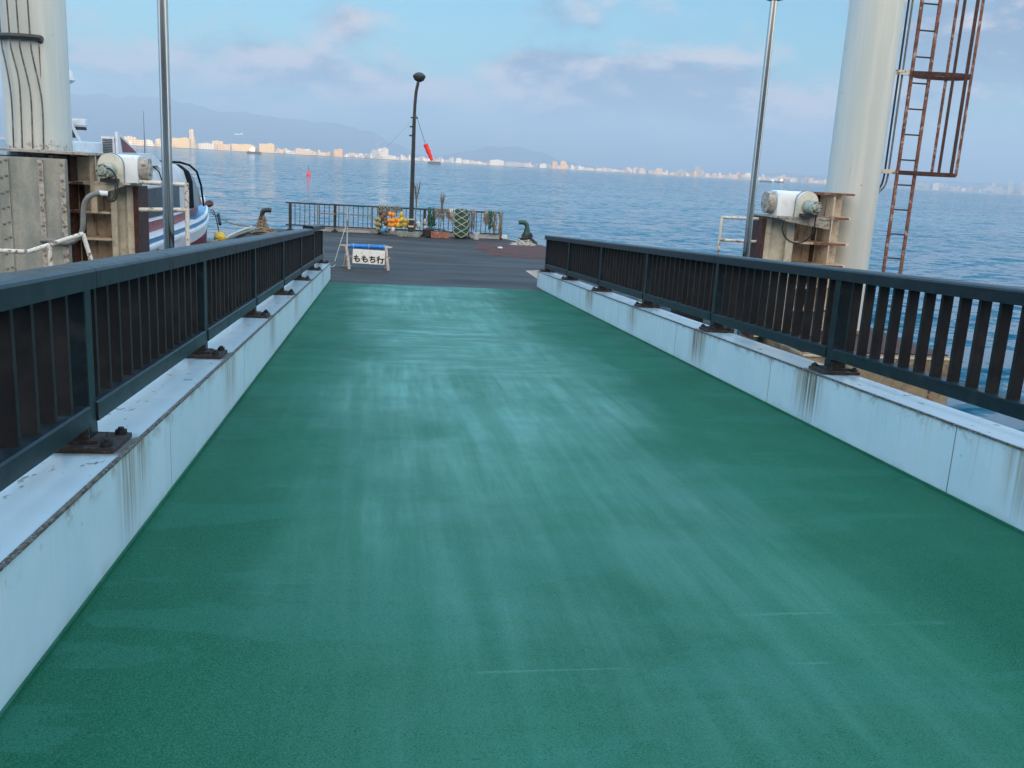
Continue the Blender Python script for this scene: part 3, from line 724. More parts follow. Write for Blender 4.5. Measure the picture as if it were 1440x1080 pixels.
# debris and ropes on the pontoon behind the right railing
def ropepile(name, c, rx, ry, h, n, mat, label, cat, r=.018, seed=0, group=None):
    rnd = random.Random(seed); b = MB()
    for i in range(n):
        a0 = rnd.uniform(0, 6.28); q = rnd.uniform(.35, 1); pts = []
        for k in range(14):
            an = a0+k*.5; rr = q*(1+.25*math.sin(k*1.7+i)); zz = max(.01, h*(1-q)*rnd.uniform(.7, 1.2)+.04*math.sin(k+i))
            pts.append((c[0]+rx*rr*math.cos(an), c[1]+ry*rr*math.sin(an), c[2]+r+zz))
        b.tube(pts, r, 6)
    return tag(b.build(name, mat, None, True, c), label, cat, group)
ropepile('rope_pile', (5.75, 18.6, PZ), .42, .8, .45, 16, M['rope'], 'tangled brown rope pile behind the right railing on the pontoon', 'rope', .02, 3)
b = MB(); rows = []
for i in range(9):
    row = []
    for j in range(13):
        u, v_ = i/8, j/12; q = math.sin(math.pi*u)*math.sin(math.pi*v_)
        row.append((5.3+1.0*u, 17.2+3.3*v_, PZ+.004+.5*q*(.7+.5*mnoise.noise(Vector((u*4, v_*6, 2))))))
    rows.append(row)
b.loft(rows, cap=False, closed=False); tag(b.build('net_heap', M['black'], None, True, (5.8, 18.8, PZ)), 'heap of black fishing net beside the brown rope pile', 'net')
b = MB(); b.cyl((5.25, 17.5, PZ+.3), (5.5, 18.9, PZ+.42), .05, .035, 8); b.cyl((5.45, 18.2, PZ+.38), (5.8, 18.8, PZ+.55), .025, .01, 6); tag(b.build('driftwood', M['wood'], None, True), 'pale grey driftwood branch lying on the black net heap', 'driftwood')
b = MB(); b.lathe([(.02, 0), (.05, .03), (.06, .15), (.045, .24), (.015, .27)], (5.62, 16.7, PZ+.42), 12); tag(b.build('pink_float', M['float_pink'], None, True), 'small pink float standing behind the right railing', 'float')
# black mesh bin the float stands on
b = MB(); b.box((5.65, 16.75, PZ+.21), (.5, .45, .42), bev=.02); b.box((5.65, 16.75, PZ+.41), (.54, .49, .03)); tag(b.build('fish_bin', M['black']), 'low black bin carrying a small pink float', 'bin')

# far fence
tf = thing('pontoon_fence', (.4, 34.9, PZ), 'thin dark steel fence along the far edge of the pontoon', 'fence')
fx0, fx1 = -3.46, 4.38
b = MB(); b.box(((fx0+fx1)/2, 34.9, -.105), (fx1-fx0, .06, .05)); b.build('top_rail', M['darkmetal'], tf)
b = MB(); b.box(((fx0+fx1)/2, 34.9, -.885), (fx1-fx0, .05, .045)); b.build('bottom_rail', M['darkmetal'], tf)
for x in (-3.3, -1.72, -.1, 1.5, 3.1, 4.34):
    w = .1 if x < 4 else .05
    b = MB(); b.box((x, 34.9, (PZ-.132)/2), (w, w*.8, -.132-PZ)); b.box((x, 34.9, PZ+.03), (w*2, w*2, .05)); b.build('post', M['darkmetal'], tf)
k = 0; x = fx0+.33
while x < fx1-.1:
    b = MB(); b.box((x, 34.9, -.495), (.024, .024, .73)); b.build('baluster', M['darkmetal'], tf); x += .172
# pale aluminium rack leaning at the fence
t = thing('aluminium_rack', (-1.4, 34.72, PZ), 'pale aluminium tube frame standing against the far fence', 'frame')
for x in (-2.32, -1.25, -.42):
    b = MB(); b.box((x, 34.72, (PZ-.13)/2), (.05, .05, -.13-PZ)); b.build('upright', M['hose'], t)
for zz in (-.42, -.93):
    b = MB(); b.box((-1.37, 34.72, zz), (1.9, .03, .04)); b.build('crossbar', M['hose'], t)

# dark lamp mast at the far edge
t = thing('lamp_mast', (1.0, 34.3, PZ), 'tall dark lamp mast with bowl shaped head on the far pontoon edge', 'lamp post')
def mx(zz): return 1.03+.0*zz
b = MB(); b.cyl((1.0, 34.3, PZ), (1.0, 34.3, -.2), .095, .08, 14); b.cyl((1.0, 34.3, -.2), (1.0, 34.3, 3.0), .08, .062, 14); b.tube([(1.0, 34.3, 2.95), (1.01, 34.3, 3.5), (1.04, 34.3, 3.95), (1.10, 34.3, 4.25)], .055, 10); b.build('pole', M['darkmetal'], t, True)
b = MB(); b.lathe([(.05, -.16), (.16, -.1), (.215, .0), (.22, .05), (.2, .08), (.13, .14), (.03, .17)], (1.13, 34.3, 4.42), 18); b.build('lamp_head', M['darkmetal'], t, True)
for bx_, bz_, bw_ in ((1.0, 3.06, .24), (.9, 2.75, .1), (.9, 2.45, .12)):
    b = MB(); b.box((bx_, 34.3, bz_), (bw_, .1, .05)); b.build('bracket', M['darkmetal'], t)
b = MB(); b.box((1.0, 34.3, -.7), (.2, .2, .05)); b.box((1.0, 34.3, -.45), (.19, .19, .04)); b.build('strap', M['ropelight'], t)
# windsock and its line, stay wire
t = thing('windsock', (1.5, 34.2, 1.9), 'red windsock hanging from a thin line on the lamp mast', 'windsock')
b = MB(); b.tube(curve((1.07, 34.3, 3.15), (1.44, 34.2, 2.14), .03, 6), .008, 5); b.build('line', M['black'], t)
b = MB(); P = [(1.42, 34.2, 2.18), (1.49, 34.18, 2.02), (1.53, 34.17, 1.94), (1.56, 34.16, 1.86), (1.60, 34.15, 1.78), (1.66, 34.12, 1.64)]
b.tube(P, .085, 10, taper=lambda k: [1.05, .9, 1.05, .75, .85, .55][int(round(k*5))]); b.build('sock', M['windsock'], t, True)
b = MB(); b.tube(curve((.95, 34.3, 3.0), (-2.3, 34.95, .12), .25, 16), .0045, 4); b.tube(curve((-2.3, 34.95, .12), (-3.2, 34.9, -.1), .02, 3), .004, 4)
tag(b.build('stay_wire', M['hose']), 'thin stay wire running down left from the lamp mast', 'wire')

# brooms / reed poles
def broom(x, y, z0, z1, n, spread, label, seed):
    rnd = random.Random(seed); b = MB(); zm = z0+(z1-z0)*.45
    b.cyl((x, y, z0), (x+.06, y, zm+.1), .018, .015, 7)
    t = thing('bundle_of_canes', (x, y, z0), label, 'broom'); b.build('handle', M['bamboo'], t)
    b = MB()
    for i in range(n):
        dx = rnd.uniform(-spread, spread); L = rnd.uniform(.75, 1)
        b.tube([(x+.06, y, zm), (x+.06+dx*.3, y+rnd.uniform(-.03, .03), zm+(z1-zm)*.5*L), (x+.08+dx, y+rnd.uniform(-.05, .05), zm+(z1-zm)*L)], .009, 4)
    b.build('twigs', M['bamboo'], t)
broom(1.11, 34.5, PZ, .95, 14, .13, 'dark thin canes tied beside the base of the lamp mast', 4)
broom(2.05, 34.7, PZ, .55, 16, .09, 'twig broom standing upright behind the draped nets', 5)

# floats along the fence
def flt(x, z_, r, mat, y=34.62, sq=1.0, name='float', lab=None, grp=None):
    b = MB(); b.ball((0, 0, 0), r, 2, (1, .9, sq)); b.cyl((0, 0, r*sq*.9), (0, 0, r*sq*1.15), r*.22, n=8); b.cyl((0, 0, -r*sq*1.12), (0, 0, -r*sq*.9), r*.22, n=8)
    o = b.build(name, M[mat], None, True); o.location = (x, y, z_); return tag(o, lab, 'float', grp)
rnd = random.Random(11)
def fx(px): return (px-560)*.02672+.544      # along the fence
def fz(py, px): return -.10-(py-(285.5+(px-408)*.0475))*.0252
for px, py in ((549, 301), (553, 302), (557, 309), (553, 310), (549, 310), (556, 316), (552, 317), (548, 316), (561, 311)):
    flt(fx(px), fz(py, px), .085, 'float_orange', 34.6+rnd.uniform(-.06, .04), 1.05, lab='orange round float in the bright bunch left of the lamp mast', grp='orange floats hung on the far fence')
for px, py in ((564, 302), (565, 309), (569, 310), (570, 316), (564, 317), (575, 312), (560, 317), (574, 318)):
    flt(fx(px), fz(py, px), .085, 'float_yellow', 34.6+rnd.uniform(-.06, .04), 1.2, lab='yellow oval float in the bright bunch beside the lamp mast', grp='yellow floats hung on the far fence')
for px, py in ((541, 303), (542, 309), (538, 306), (543, 313), (578, 312), (578, 320), (581, 316)):
    flt(fx(px), fz(py, px), .095, 'float_brown', 34.6+rnd.uniform(-.06, .04), 1.1, lab='dark brown float in the bunches on the far fence', grp='dark brown floats hung on the far fence')
for px, py in ((531, 308), (535, 309), (531, 315), (535, 316), (533, 322)):
    flt(fx(px), fz(py, px), .08, 'float_olive', 34.6+rnd.uniform(-.06, .04), 1.0, lab='olive green float in the leftmost bunch on the far fence', grp='olive floats hung on the far fence')
flt(fx(539), fz(324, 539), .11, 'float_blue', 34.5, 1.0, lab='large blue float at the foot of the leftmost bunch')
flt(fx(545), fz(324, 545), .09, 'float_blue', 34.62, 1.2, lab='smaller blue float right of the large blue float')
flt(fx(553), fz(323, 553), .08, 'float_white', 34.5, 1.2, lab='white float on the deck beneath the orange bunch')
flt(fx(587), fz(316, 587), .075, 'float_white', 34.6, 1.8, lab='long white float hanging just right of the lamp mast')
flt(fx(596), fz(312, 596), .06, 'float_pink', 34.6, 1.9, lab='upper long pink float hanging left of the draped nets')
flt(fx(596), fz(320, 596), .06, 'float_pink', 34.6, 1.4, lab='lower pink float hanging left of the draped nets')
# nets and ropes draped on the fence
def drape(x, w, z0, z1, mat, label, seed, n=12, r=.014, grp=None, name='hanging_net'):
    rnd = random.Random(seed); b = MB()
    for i in range(n):
        xx = x+rnd.uniform(-w, w); L = rnd.uniform(.6, 1); x2 = xx+rnd.uniform(-w, w)*.8; yy = 34.83+rnd.uniform(-.06, .01)
        pts = [(xx, 34.99, z1-.12), (xx, 34.9, z1+.03+rnd.uniform(0, .04)), (xx+.01, yy, z1-.05)]
        for k in range(1, 6): pts.append((xx+(x2-xx)*k/5+rnd.uniform(-.025, .025), yy+rnd.uniform(-.03, .01), z1-(z1-z0)*L*k/5))
        pts.append((x2+rnd.uniform(.02, .05), yy, pts[-1][2]+.1)); b.tube(pts, r, 5)
    return tag(b.build(name, mat, None, True, (x, 34.85, z1)), label, 'net', grp)
drape(fx(605), .12, -.8, -.1, M['netgreen'], 'dark green net draped on the fence left of the twig broom', 1, 16, .02)
drape(fx(618), .28, -.5, -.1, M['rope'], 'brown tangled net draped over the fence behind the twig broom', 2, 26, .012)
drape(fx(632), .12, -.6, -.1, M['ropelight'], 'pale net hanging left of the green net bundle', 3, 10, .012)
drape(fx(540), .16, -.4, -.08, M['rope'], 'brown rope tangle above the leftmost float bunch', 4, 14, .014)
drape(fx(556), .2, -.3, -.08, M['rope'], 'dark cords tied above the orange float bunch', 5, 12, .012)
drape(fx(662), .07, -.8, -.1, M['rope'], 'thin brown rope hank right beside the green net bundle', 6, 9, .012)
drape(fx(680), .08, -.6, -.1, M['rope'], 'thick brown rope hank in the middle of the right fence panel', 7, 12, .016)
drape(fx(686), .06, -.75, -.1, M['netgreen'], 'green rope hank in the right fence panel', 8, 10, .016)
drape(fx(692.5), .04, -1.0, -.1, M['rope'], 'long thin dark rope hank near the right fence end', 9, 8, .016)
drape(fx(700), .05, -1.04, -.1, M['rope'], 'grey brown rope hank nearest the right fence end', 10, 10, .018)
# the big green net bundle
t = thing('net_bundle', (fx(645), 34.5, PZ), 'tall dark green net bundle laced with pale cord', 'net bundle')
b = MB(); rows = []
for i in range(15):
    zz = i/14; rr = .26*(1-.15*(2*zz-1)**4)*(1+.03*math.sin(i*2))
    if i in (0, 14): rr *= .8
    rows.append([(fx(645)+rr*(1+.06*mnoise.noise(Vector((k, i*.5, 0))))*math.cos(k*math.pi/10), 34.5+.8*rr*math.sin(k*math.pi/10), PZ+.004+1.06*zz) for k in range(20)])
b.loft(rows); b.build('net', M['netgreen'], t, True)
for hand in (-1, 1):
    b = MB()
    for q in range(4):
        pts = []
        for k in range(26):
            an = q*math.pi/2+hand*k*.27; zz = .05+.95*k/25
            pts.append((fx(645)+.272*math.cos(an), 34.5+.222*math.sin(an), PZ+1.06*zz))
        b.tube(pts, .011, 5)
    b.build('cord', M['ropelight'], t)
# crates and bucket
def crate(x, y, w, d, h, mat, label, z0=PZ, rz=0):
    t = thing('crate', (x, y, z0), label, 'crate'); t.rotation_euler = (0, 0, rz)
    b = MB(); b.box((0, 0, .015), (w-.03, d-.03, .02)); o = b.build('base', mat); o.parent = t
    for sx, sy, L in ((0, -d/2, w), (0, d/2, w)):
        b = MB()
        for k in range(3): b.box((0, sy, .03+h*(k+.5)/3), (L, .014, h/3*.72))
        n = 7
        for k in range(n+1): b.box((-L/2+L*k/n, sy, .03+h/2), (.016, .018, h))
        o = b.build('side', mat); o.parent = t
    for sx in (-1, 1):
        b = MB()
        for k in range(3): b.box((sx*w/2, 0, .03+h*(k+.5)/3), (.014, d-.02, h/3*.72))
        o = b.build('end', mat); o.parent = t
crate(fx(567), 34.2, .42, .3, .16, M['crategrey'], 'grey plastic crate on the deck under the yellow floats')
crate(fx(580), 34.15, .42, .3, .16, M['crategrey'], 'grey plastic crate on the deck at the foot of the lamp mast')
crate(fx(611), 34.2, .36, .32, .22, M['crate'], 'faded red crate below the brown draped net')
crate(fx(623), 34.15, .26, .3, .2, M['crate'], 'smaller faded crate between red crate and green bundle')
b = MB(); b.box((fx(602), 34.3, PZ+.17), (.3, .3, .34), bev=.05); b.box((fx(613), 34.36, PZ+.3), (.6, .3, .03), ('Y', .05)); tag(b.build('black_tub', M['black']), 'black tub and lid on the deck left of the red crate', 'tub')
t = thing('bucket', (fx(666), 34.4, PZ), 'pale grey bucket standing right of the green net bundle', 'bucket')
b = MB(); b.lathe([(.1, 0), (.125, .22), (.13, .22), (.13, .24)], (fx(666), 34.4, PZ+.003), 16); b.build('pail', M['bucket'], t, True)
b = MB(); b.tube([(fx(666)+.125*math.cos(a), 34.4, PZ+.22+.15*math.sin(a)) for a in [math.pi*i/8 for i in range(9)]], .006, 5); b.build('handle', M['hose'], t)

# bollards (crosswise hooked) with rope heaps
def hook_bollard(c, flip, label, mat):
    t = thing('mooring_bollard', c, label, 'bollard'); x, y, z_ = c
    b = MB(); b.lathe([(.3, 0), (.3, .03), (.17, .08), (.13, .3), (.105, .55)], (x, y, z_+.003), 18); b.build('base', mat, t, True)
    b = MB(); b.tube([(x, y, z_+.45), (x, y, z_+.62), (x+flip*.02, y, z_+.72), (x+flip*.1, y, z_+.775), (x+flip*.22, y, z_+.785), (x+flip*.3, y, z_+.77)], .082, 12); b.build('horn', mat, t, True)
bl = (-4.05, 33.0, PZ); br = (5.0, 32.9, PZ)
hook_bollard(bl, 1, 'dark hooked mooring bollard at the far left pontoon corner', M['darkmetal'])
hook_bollard(br, -1, 'green hooked mooring bollard at the far right pontoon corner', M['hookgreen'])
ropepile('mooring_rope', (-4.05, 33.0, PZ), .22, .22, .75, 16, M['rope'], 'brown rope wound round the dark left bollard', 'rope', .028, 21)
ropepile('rope_heap', (-3.95, 32.7, PZ), .5, .4, .22, 18, M['rope'], 'loose brown rope heap at the foot of the left bollard', 'rope', .018, 22)
ropepile('mooring_rope', (5.0, 32.85, PZ), .3, .28, .5, 16, M['black'], 'dark mooring rope wound round the green bollard', 'rope', .04, 23)
ropepile('rope_heap', (4.85, 32.3, PZ), .45, .3, .3, 9, M['ropelight'], 'pale cord looped over the dark rope by the green bollard', 'rope', .013, 24)
for q, (x0, x1, yy, mm) in enumerate(((-4.55, -4.0, 32.8, 'rope'), (-4.6, -4.2, 31.6, 'ropelight'))):
    b = MB(); b.tube(curve((x0, 27.8+q*.5, PZ+.14), (x1, yy, PZ+.2+.1*q), -.04, 14), .03, 7)
    tag(b.build('long_rope', M[mm], None, True), ('thick brown rope' if q == 0 else 'pale rope')+' stretched along the left pontoon edge to the bollard', 'rope')
b = MB(); b.tube(curve((4.4, 34.7, PZ+.05), (4.9, 33.0, PZ+.05), -.03, 8), .02, 6); tag(b.build('long_rope', M['ropelight'], None, True), 'pale rope lying between the fence end and the green bollard', 'rope')
# red net mat
b = MB(); rows = []
for i in range(15):
    row = []
    for j in range(17):
        u, v_ = i/14, j/16; x = 3.1+2.5*u+.25*mnoise.noise(Vector((v_*3, 1, 0))); y = 28.2+4.6*v_+.5*mnoise.noise(Vector((u*3, 5, 0)))-.4*u*(1-v_)
        e = min(u, 1-u, v_, 1-v_); row.append((x, y, PZ+.004+min(.055, e*.5)*(1+.6*mnoise.noise(Vector((u*9, v_*5, 3))))))
    rows.append(row)
b.loft(rows, cap=False, closed=False); tag(b.build('fishing_net', M['netred'], None, True, (4.3, 30.5, PZ)), 'dark red fishing net spread flat on the pontoon deck', 'net')
b = MB(); b.lathe([(.02, 0), (.07, .01), (.09, .05), (.03, .07)], (3.75, 30.2, PZ+.06), 10); tag(b.build('white_scrap', M['ballastwhite'], None, True), 'small white scrap lying on the red net', 'litter')

# ------------------------------------------------------------------ sign trestle
SY = 23.5
t = thing('trestle_barrier', (-.4, SY, PZ), 'wooden trestle barrier with a round top beam on the pontoon', 'barrier')
b = MB(); b.tube([(-1.02, SY, PZ+.555), (-.5, SY, PZ+.56), (.24, SY, PZ+.55)], .028, 10); b.build('top_beam', M['wood'], t, True)
b = MB(); b.box((-.36, SY+.02, PZ+.3), (1.12, .03, .045)); b.build('crossbar', M['wood'], t)
for x in (-.86, .1):
    for sy, dx in ((-1, .07), (1, -.07)):
        dx2 = dx if x < 0 else dx*.8
        b = MB(); b.cyl((x-dx2*.3+.0, SY+sy*.03, PZ+.58), (x+dx2*1.0, SY+sy*.24, PZ+.005), .034, .038, 8); b.build('leg', M['wood'], t, True)
t = thing('blue_roll', (-.35, SY, PZ+.56), 'blue plastic wrapping rolled round the trestle beam', 'roll')
b = MB(); b.tube([(-.80+.9*i/12, SY, PZ+.555+.002*math.sin(i*2)) for i in range(13)], .058, 14, taper=lambda k: 1-.1*math.cos(k*25)**2); b.build('wrap', M['blue'], t, True)
for x in (-.7, -.33, .04):
    b = MB(); b.tube([(x, SY+.06*math.cos(a), PZ+.555+.06*math.sin(a)) for a in [i*math.pi/6 for i in range(12)]], .007, 5, True); b.build('tie', M['ropelight'], t)
t = thing('destination_sign', (-.33, SY-.12, PZ+.3), 'white sign board with four black Japanese characters on the trestle', 'sign')
tl = Matrix.Rotation(R(-6), 4, 'X') @ Matrix.Rotation(R(1.2), 4, 'Y'); sc0 = Vector((-.325, SY-.13, PZ+.318))
b = MB(); b.box(sc0, (.78, .012, .345), tl, .002); b.build('board', M['board'], t)
for k in (-1, 0, 1):
    b = MB(); b.box(sc0+tl.to_3x3() @ Vector((k*.19, -.0075, -.03)), (.004, .002, .26), tl); b.build('board_line', M['bucket'], t)
cu = bpy.data.curves.new('lettering', 'FONT'); cu.body = 'ももち行'; cu.size = .184; cu.extrude = .0012; cu.offset = .0075; cu.align_x = 'CENTER'; cu.space_character = 1.06
tmp = bpy.data.objects.new('tmp_text', cu); COL.objects.link(tmp)
me = bpy.data.meshes.new_from_object(tmp.evaluated_get(bpy.context.evaluated_depsgraph_get())); bpy.data.objects.remove(tmp)
me.materials.clear(); me.materials.append(M['ink'])
o = bpy.data.objects.new('lettering', me); COL.objects.link(o); o.parent = t
o.location = sc0+tl.to_3x3() @ Vector((0, -.0092, -.125))-Vector(t.location); o.rotation_euler = (tl.to_3x3() @ Matrix.Rotation(R(90), 3, 'X')).to_euler()
# pole with chain beside it
t = thing('chain_post', (-.87, SY+.28, PZ), 'slim pale post standing behind the trestle barrier', 'post')
b = MB(); b.lathe([(.14, 0), (.14, .03), (.04, .06)], (-.87, SY+.28, PZ+.003), 14); b.build('foot', M['hose'], t, True)
b = MB(); b.cyl((-.87, SY+.28, PZ+.05), (-.87, SY+.28, .42), .016, n=8); b.build('pole', M['bucket'], t, True)
b = MB(); b.box((-.87, SY+.25, .0), (.05, .04, .16)); b.build('clip', M['hose'], t)
b = MB(); b.tube(curve((-.89, SY+.25, -.02), (-1.16, SY-.45, -.98), -.02, 10)[:-1], .007, 5)
b.tube(curve((-1.12, SY-.42, -.95), (-1.34, 21.35, -.3), .22, 14), .007, 5)
tag(b.build('barrier_rope', M['ropelight'], None, True), 'thin pale rope slung from the slim post to the left railing end', 'rope')

# ------------------------------------------------------------------ chrome lamp posts beside the ramp
def lamp_post(x, y, z0, r, label, zt=3.62, proto=None):
    t = thing('lamp_post', (x, y, z0), label, 'lamp post', None)
    b = MB(); b.cyl((x, y, z0), (x, y, zt), r, r*.93, 28); b.build('pole', M['chrome'], t, True)
    b = MB(); b.box((x, y-r-.006, z0+.75), (.06, .02, .12), bev=.004); b.build('access_cover', M['chrome'], t)
    b = MB(); b.lathe([(r*1.5, 0), (.13, .02), (.21, .08), (.23, .12), (.2, .2), (.08, .28)], (x, y, zt), 20); b.build('lamp_head', M['darkmetal'], t, True)
    b = MB(); b.box((x, y, z0+.02), (.3, .3, .03), bev=.004); b.build('foot_plate', M['hose'], t)
lamp_post(-2.0, 9.3, -.75, .049, 'tall stainless lamp post standing outside the left railing', 3.9)
lamp_post(4.38, 11.0, -.95, .043, 'tall stainless lamp post standing outside the right railing', 3.61)
for x, y, z0 in ((-2.0, 9.3, -.75), (4.38, 11.0, -.95)):
    s_ = -1 if x < 0 else 1; xg = (XL-.5 if x < 0 else XR+.5)
    b = MB(); b.box(((x+xg)/2+s_*.1, y, z0-.05), (abs(x-xg)+.42, .4, .1)); b.box(((x+xg)/2, y, z0-.3), (abs(x-xg)+.1, .1, .4))
    tag(b.build('lamp_console', M['hose']), 'grey steel console carrying the '+('left' if x < 0 else 'right')+' stainless lamp post', 'bracket')

# ------------------------------------------------------------------ guide towers with brackets
def tower(c, r, z0, zt, label, spots=False):
    x, y = c; t = thing('guide_tower', (x, y, z0), label, 'tower')
    b = MB(); b.cyl((x, y, z0), (x, y, zt), r, r, 56); b.build('shell', M['tower'], t, True)
    b = MB(); b.lathe([(r+.1, 0), (r+.1, .03), (r+.01, .05)], (x, y, z0+.002), 48); b.build('base_flange', M['rust'], t)
    return t
RT = (8.17, 15.95); LT = (-5.33, 15.95)
tR = tower(RT, .445, -.99, 9.2, 'broad pale steel tower right of the ramp beside the rusty ladder')
tL = tower(LT, .47, -.99, 9.2, 'broad pale steel tower at the left with four pipes')

def bracket(side, label):
    """cantilever bracket between tower and pontoon guide; side=+1 is right of the ramp"""
    if side > 0: xt, xe, zs = 7.85, 6.27, [1.455, 1.06, .63, .26, -.12, -.5]
    else: xt, xe, zs = -4.98, -3.73, [1.42, 1.02, .60, .2, -.2, -.6]
    yb, yf = (15.62 if side > 0 else 15.44), 15.05
    t = thing('guide_bracket', ((xt+xe)/2, yb, -1.02), label, 'bracket')
    b = MB(); b.box(((xt+xe)/2, yb+.012, 0), (abs(xt-xe), .024, 2.04)); b.build('web_plate', M['cream'], t)
    xm = 6.9 if side > 0 else -4.26
    b = MB(); b.box(((xt+xm)/2, yb+.012, 1.222), (abs(xt-xm), .024, .4)); b.build('web_plate', M['cream'], t)
    xin = xe+side*(.45 if side > 0 else .29)
    xin_ = xin
    for k, zz in enumerate(zs):
        b = MB()
        x_end = xt if side > 0 else xt
        if k == 0:
            # top plate: only behind the hoist on the right
            xa = xe+side*.56
        else: xa = xe+side*(xin_-xe)*side*1.0
        y0_ = yf-.0
        pts = [(xa, y0_, zz), (xt-side*.14, y0_, zz), (xt-side*.02, y0_+.1, zz), (xt, y0_+.25, zz), (xt, yb-.001, zz), (xa, yb-.001, zz)]
        b.prism(pts, (0, 0, -.035)); b.build('rib', M['cream'] if k else M['rust'], t)
    # vertical stiffener by the tower and the boxed nose
    b = MB(); b.box((xt-side*.42 if side > 0 else -4.66, yf+.25 if side > 0 else yf+.22, .2), (.02 if side > 0 else .05, .5 if side > 0 else .3, 2.4)); b.build('stiffener', M['cream'] if side > 0 else M['rustdark'], t)
    z_top = .99 if side > 0 else .99
    for k in range(len(zs)-1):
        za, zb = zs[k], zs[k+1]
        if k == 0: continue
    b = MB(); b.box((xin, yf+.0, (z_top-1.0)/2), (.13 if side > 0 else .085, .03, z_top+1.0)); b.build('nose_flange', M['paleplate'], t)
    b = MB(); b.box((xe+side*(xin-xe)*side/2, yf+.075, (z_top-1.0)/2), (abs(xin-xe)-.02, .02, z_top+1.0)); b.build('nose_panel', M['paleplate'], t)
    b = MB(); b.box((xe+side*.05, yf+.02, (z_top-1.0)/2), (.1, .06, z_top+1.0)); b.build('corner_angle', M['paleplate'], t)
    b = MB(); b.box((xe-side*.035, yf+.27, (z_top-1.02)/2), (.07, .62, z_top+1.02)); b.build('guide_face', M['rustdark'], t)
    if side < 0:
        b = MB(); b.box((-4.27, yf-.1, 1.0), (.085, .05, .84)); b.build('hanger_bar', M['cream'], t)
    b = MB(); b.box((7.40 if side > 0 else -4.58, yb-.006, .2 if side > 0 else 0), (.075, .012, 2.4 if side > 0 else 2.0)); b.build('rust_run', M['rustdark'], t)
    for zz in zs[1:]:
        xa_, xb_ = (7.15, 7.72) if side > 0 else (-4.9, -4.45)
        b = MB(); b.box(((xa_+xb_)/2, yf-.003, zz-.017), (abs(xb_-xa_), .006, .04)); b.build('rib_edge', M['rust'], t)
    # hoist shelf
    w = .95 if side > 0 else .46
    b = MB(); xs = xe+side*w/2
    b.prism([(xe-side*.02, yf-.36, 1.02), (xe+side*w, yf-.36, 1.02), (xe+side*w, yb-.02, 1.02), (xe-side*.02, yb-.02, 1.02)], (0, 0, .03))
    b.build('hoist_shelf', M['barnacle'] if side > 0 else M['paleplate'], t); b = MB()
    b.prism([(xe+side*.05, yf-.35, 1.018), (xe+side*w, yf-.35, 1.018), (xe+side*w, yf-.35, .87), (xe+side*.2, yf-.35, .97)] if side > 0 else [(xe+side*.02, yf-.35, 1.018), (xe+side*w, yf-.35, 1.018), (xe+side*w, yf-.35, .89), (xe+side*.3, yf-.35, .90)], (0, .02, 0))
    b.build('shelf_gusset', M['barnacle'] if side > 0 else M['paleplate'], t)
bracket(1, 'ribbed rusty cream steel bracket left of the right tower')
bracket(-1, 'ribbed cream steel bracket between left box and boat')

def hoist(side, c, label):
    """motor hoist: white arched housing, round end drum, grey motor, wiring"""
    x, y, z_ = c; t = thing('motor_hoist', c, label, 'hoist'); s = side
    # arched housing running along Y-tilted axis; the arch profile stands in the XZ plane
    def arch(w, h, n=10): return [(-w/2, 0), (-w/2, h-w/2)]+[(-w/2*math.cos(math.pi*i/n), h-w/2+w/2*math.sin(math.pi*i/n)) for i in range(1, n)]+[(w/2, h-w/2), (w/2, 0)]
    # rounded box housing (long in X)
    L = .5 if s > 0 else .4; H = .40; D = .42
    pr = [(-D/2, 0), (-D/2, H-.1), (-D/2+.03, H-.03), (-D/2+.1, H), (D/2-.1, H), (D/2-.03, H-.03), (D/2, H-.1), (D/2, 0)]
    b = MB(); b.loft([[(x+dx, y+py, z_+pz*k) for py, pz in pr] for dx, k in ((-L/2, .97), (-L/2+.04, 1), (L/2-.04, 1), (L/2, .97))]); b.build('housing', M['whitebox'], t, True)
    # round drum at the ramp side
    b = MB(); b.cyl((x-s*(L/2+.0), y, z_+.2), (x-s*(L/2+.13), y, z_+.2), .18, .17, 24); b.cyl((x-s*(L/2+.13), y, z_+.2), (x-s*(L/2+.15), y, z_+.2), .1, .08, 20); b.build('drum', M['barnacle'], t, True)
    # arched gear case toward the viewer, outer end
    gx = x+s*(.22 if s > 0 else .16); aw = .34
    pts = [(gx+px_, y-D/2-.11, z_+pz_) for px_, pz_ in arch(aw, .41)]
    b = MB(); b.prism(pts, (0, .10, 0)); b.build('gear_case', M['gearcase'], t)
    b = MB(); b.tube([Vector(q)+Vector((0, .105, 0)) for q in pts], .012, 6); b.build('case_flange', M['hose'], t, True)
    b = MB(); b.cyl((gx+s*.0, y-D/2-.11, z_+.17), (gx+s*.04, y-D/2-.33, z_+.16), .108, .104, 24); b.cyl((gx+s*.04, y-D/2-.33, z_+.16), (gx+s*.045, y-D/2-.37, z_+.16), .07, .055, 18); b.cyl((gx+s*.045, y-D/2-.37, z_+.16), (gx+s*.05, y-D/2-.385, z_+.16), .03, .03, 12)
    mo = b.build('motor', M['motorgreen'], t, True)
    for k in range(6):
        a = k*math.pi/3; b = MB(); b.cyl((gx+s*.04+.08*math.cos(a), y-D/2-.33, z_+.16+.08*math.sin(a)), (gx+s*.04+.08*math.cos(a), y-D/2-.345, z_+.16+.08*math.sin(a)), .012, n=6); b.build('bolt', M['bolt'], mo)
    b = MB(); b.box((gx-s*.02, y-D/2-.2, z_+.03), (.22, .2, .05)); b.build('motor_foot', M['black'], t)
    return t
hoist(1, (6.58, 15.0, 1.052), 'white motor hoist with a round drum on the right bracket')
hoist(-1, (-3.80, 15.0, 1.052), 'white motor hoist with a grey green motor on the left bracket')
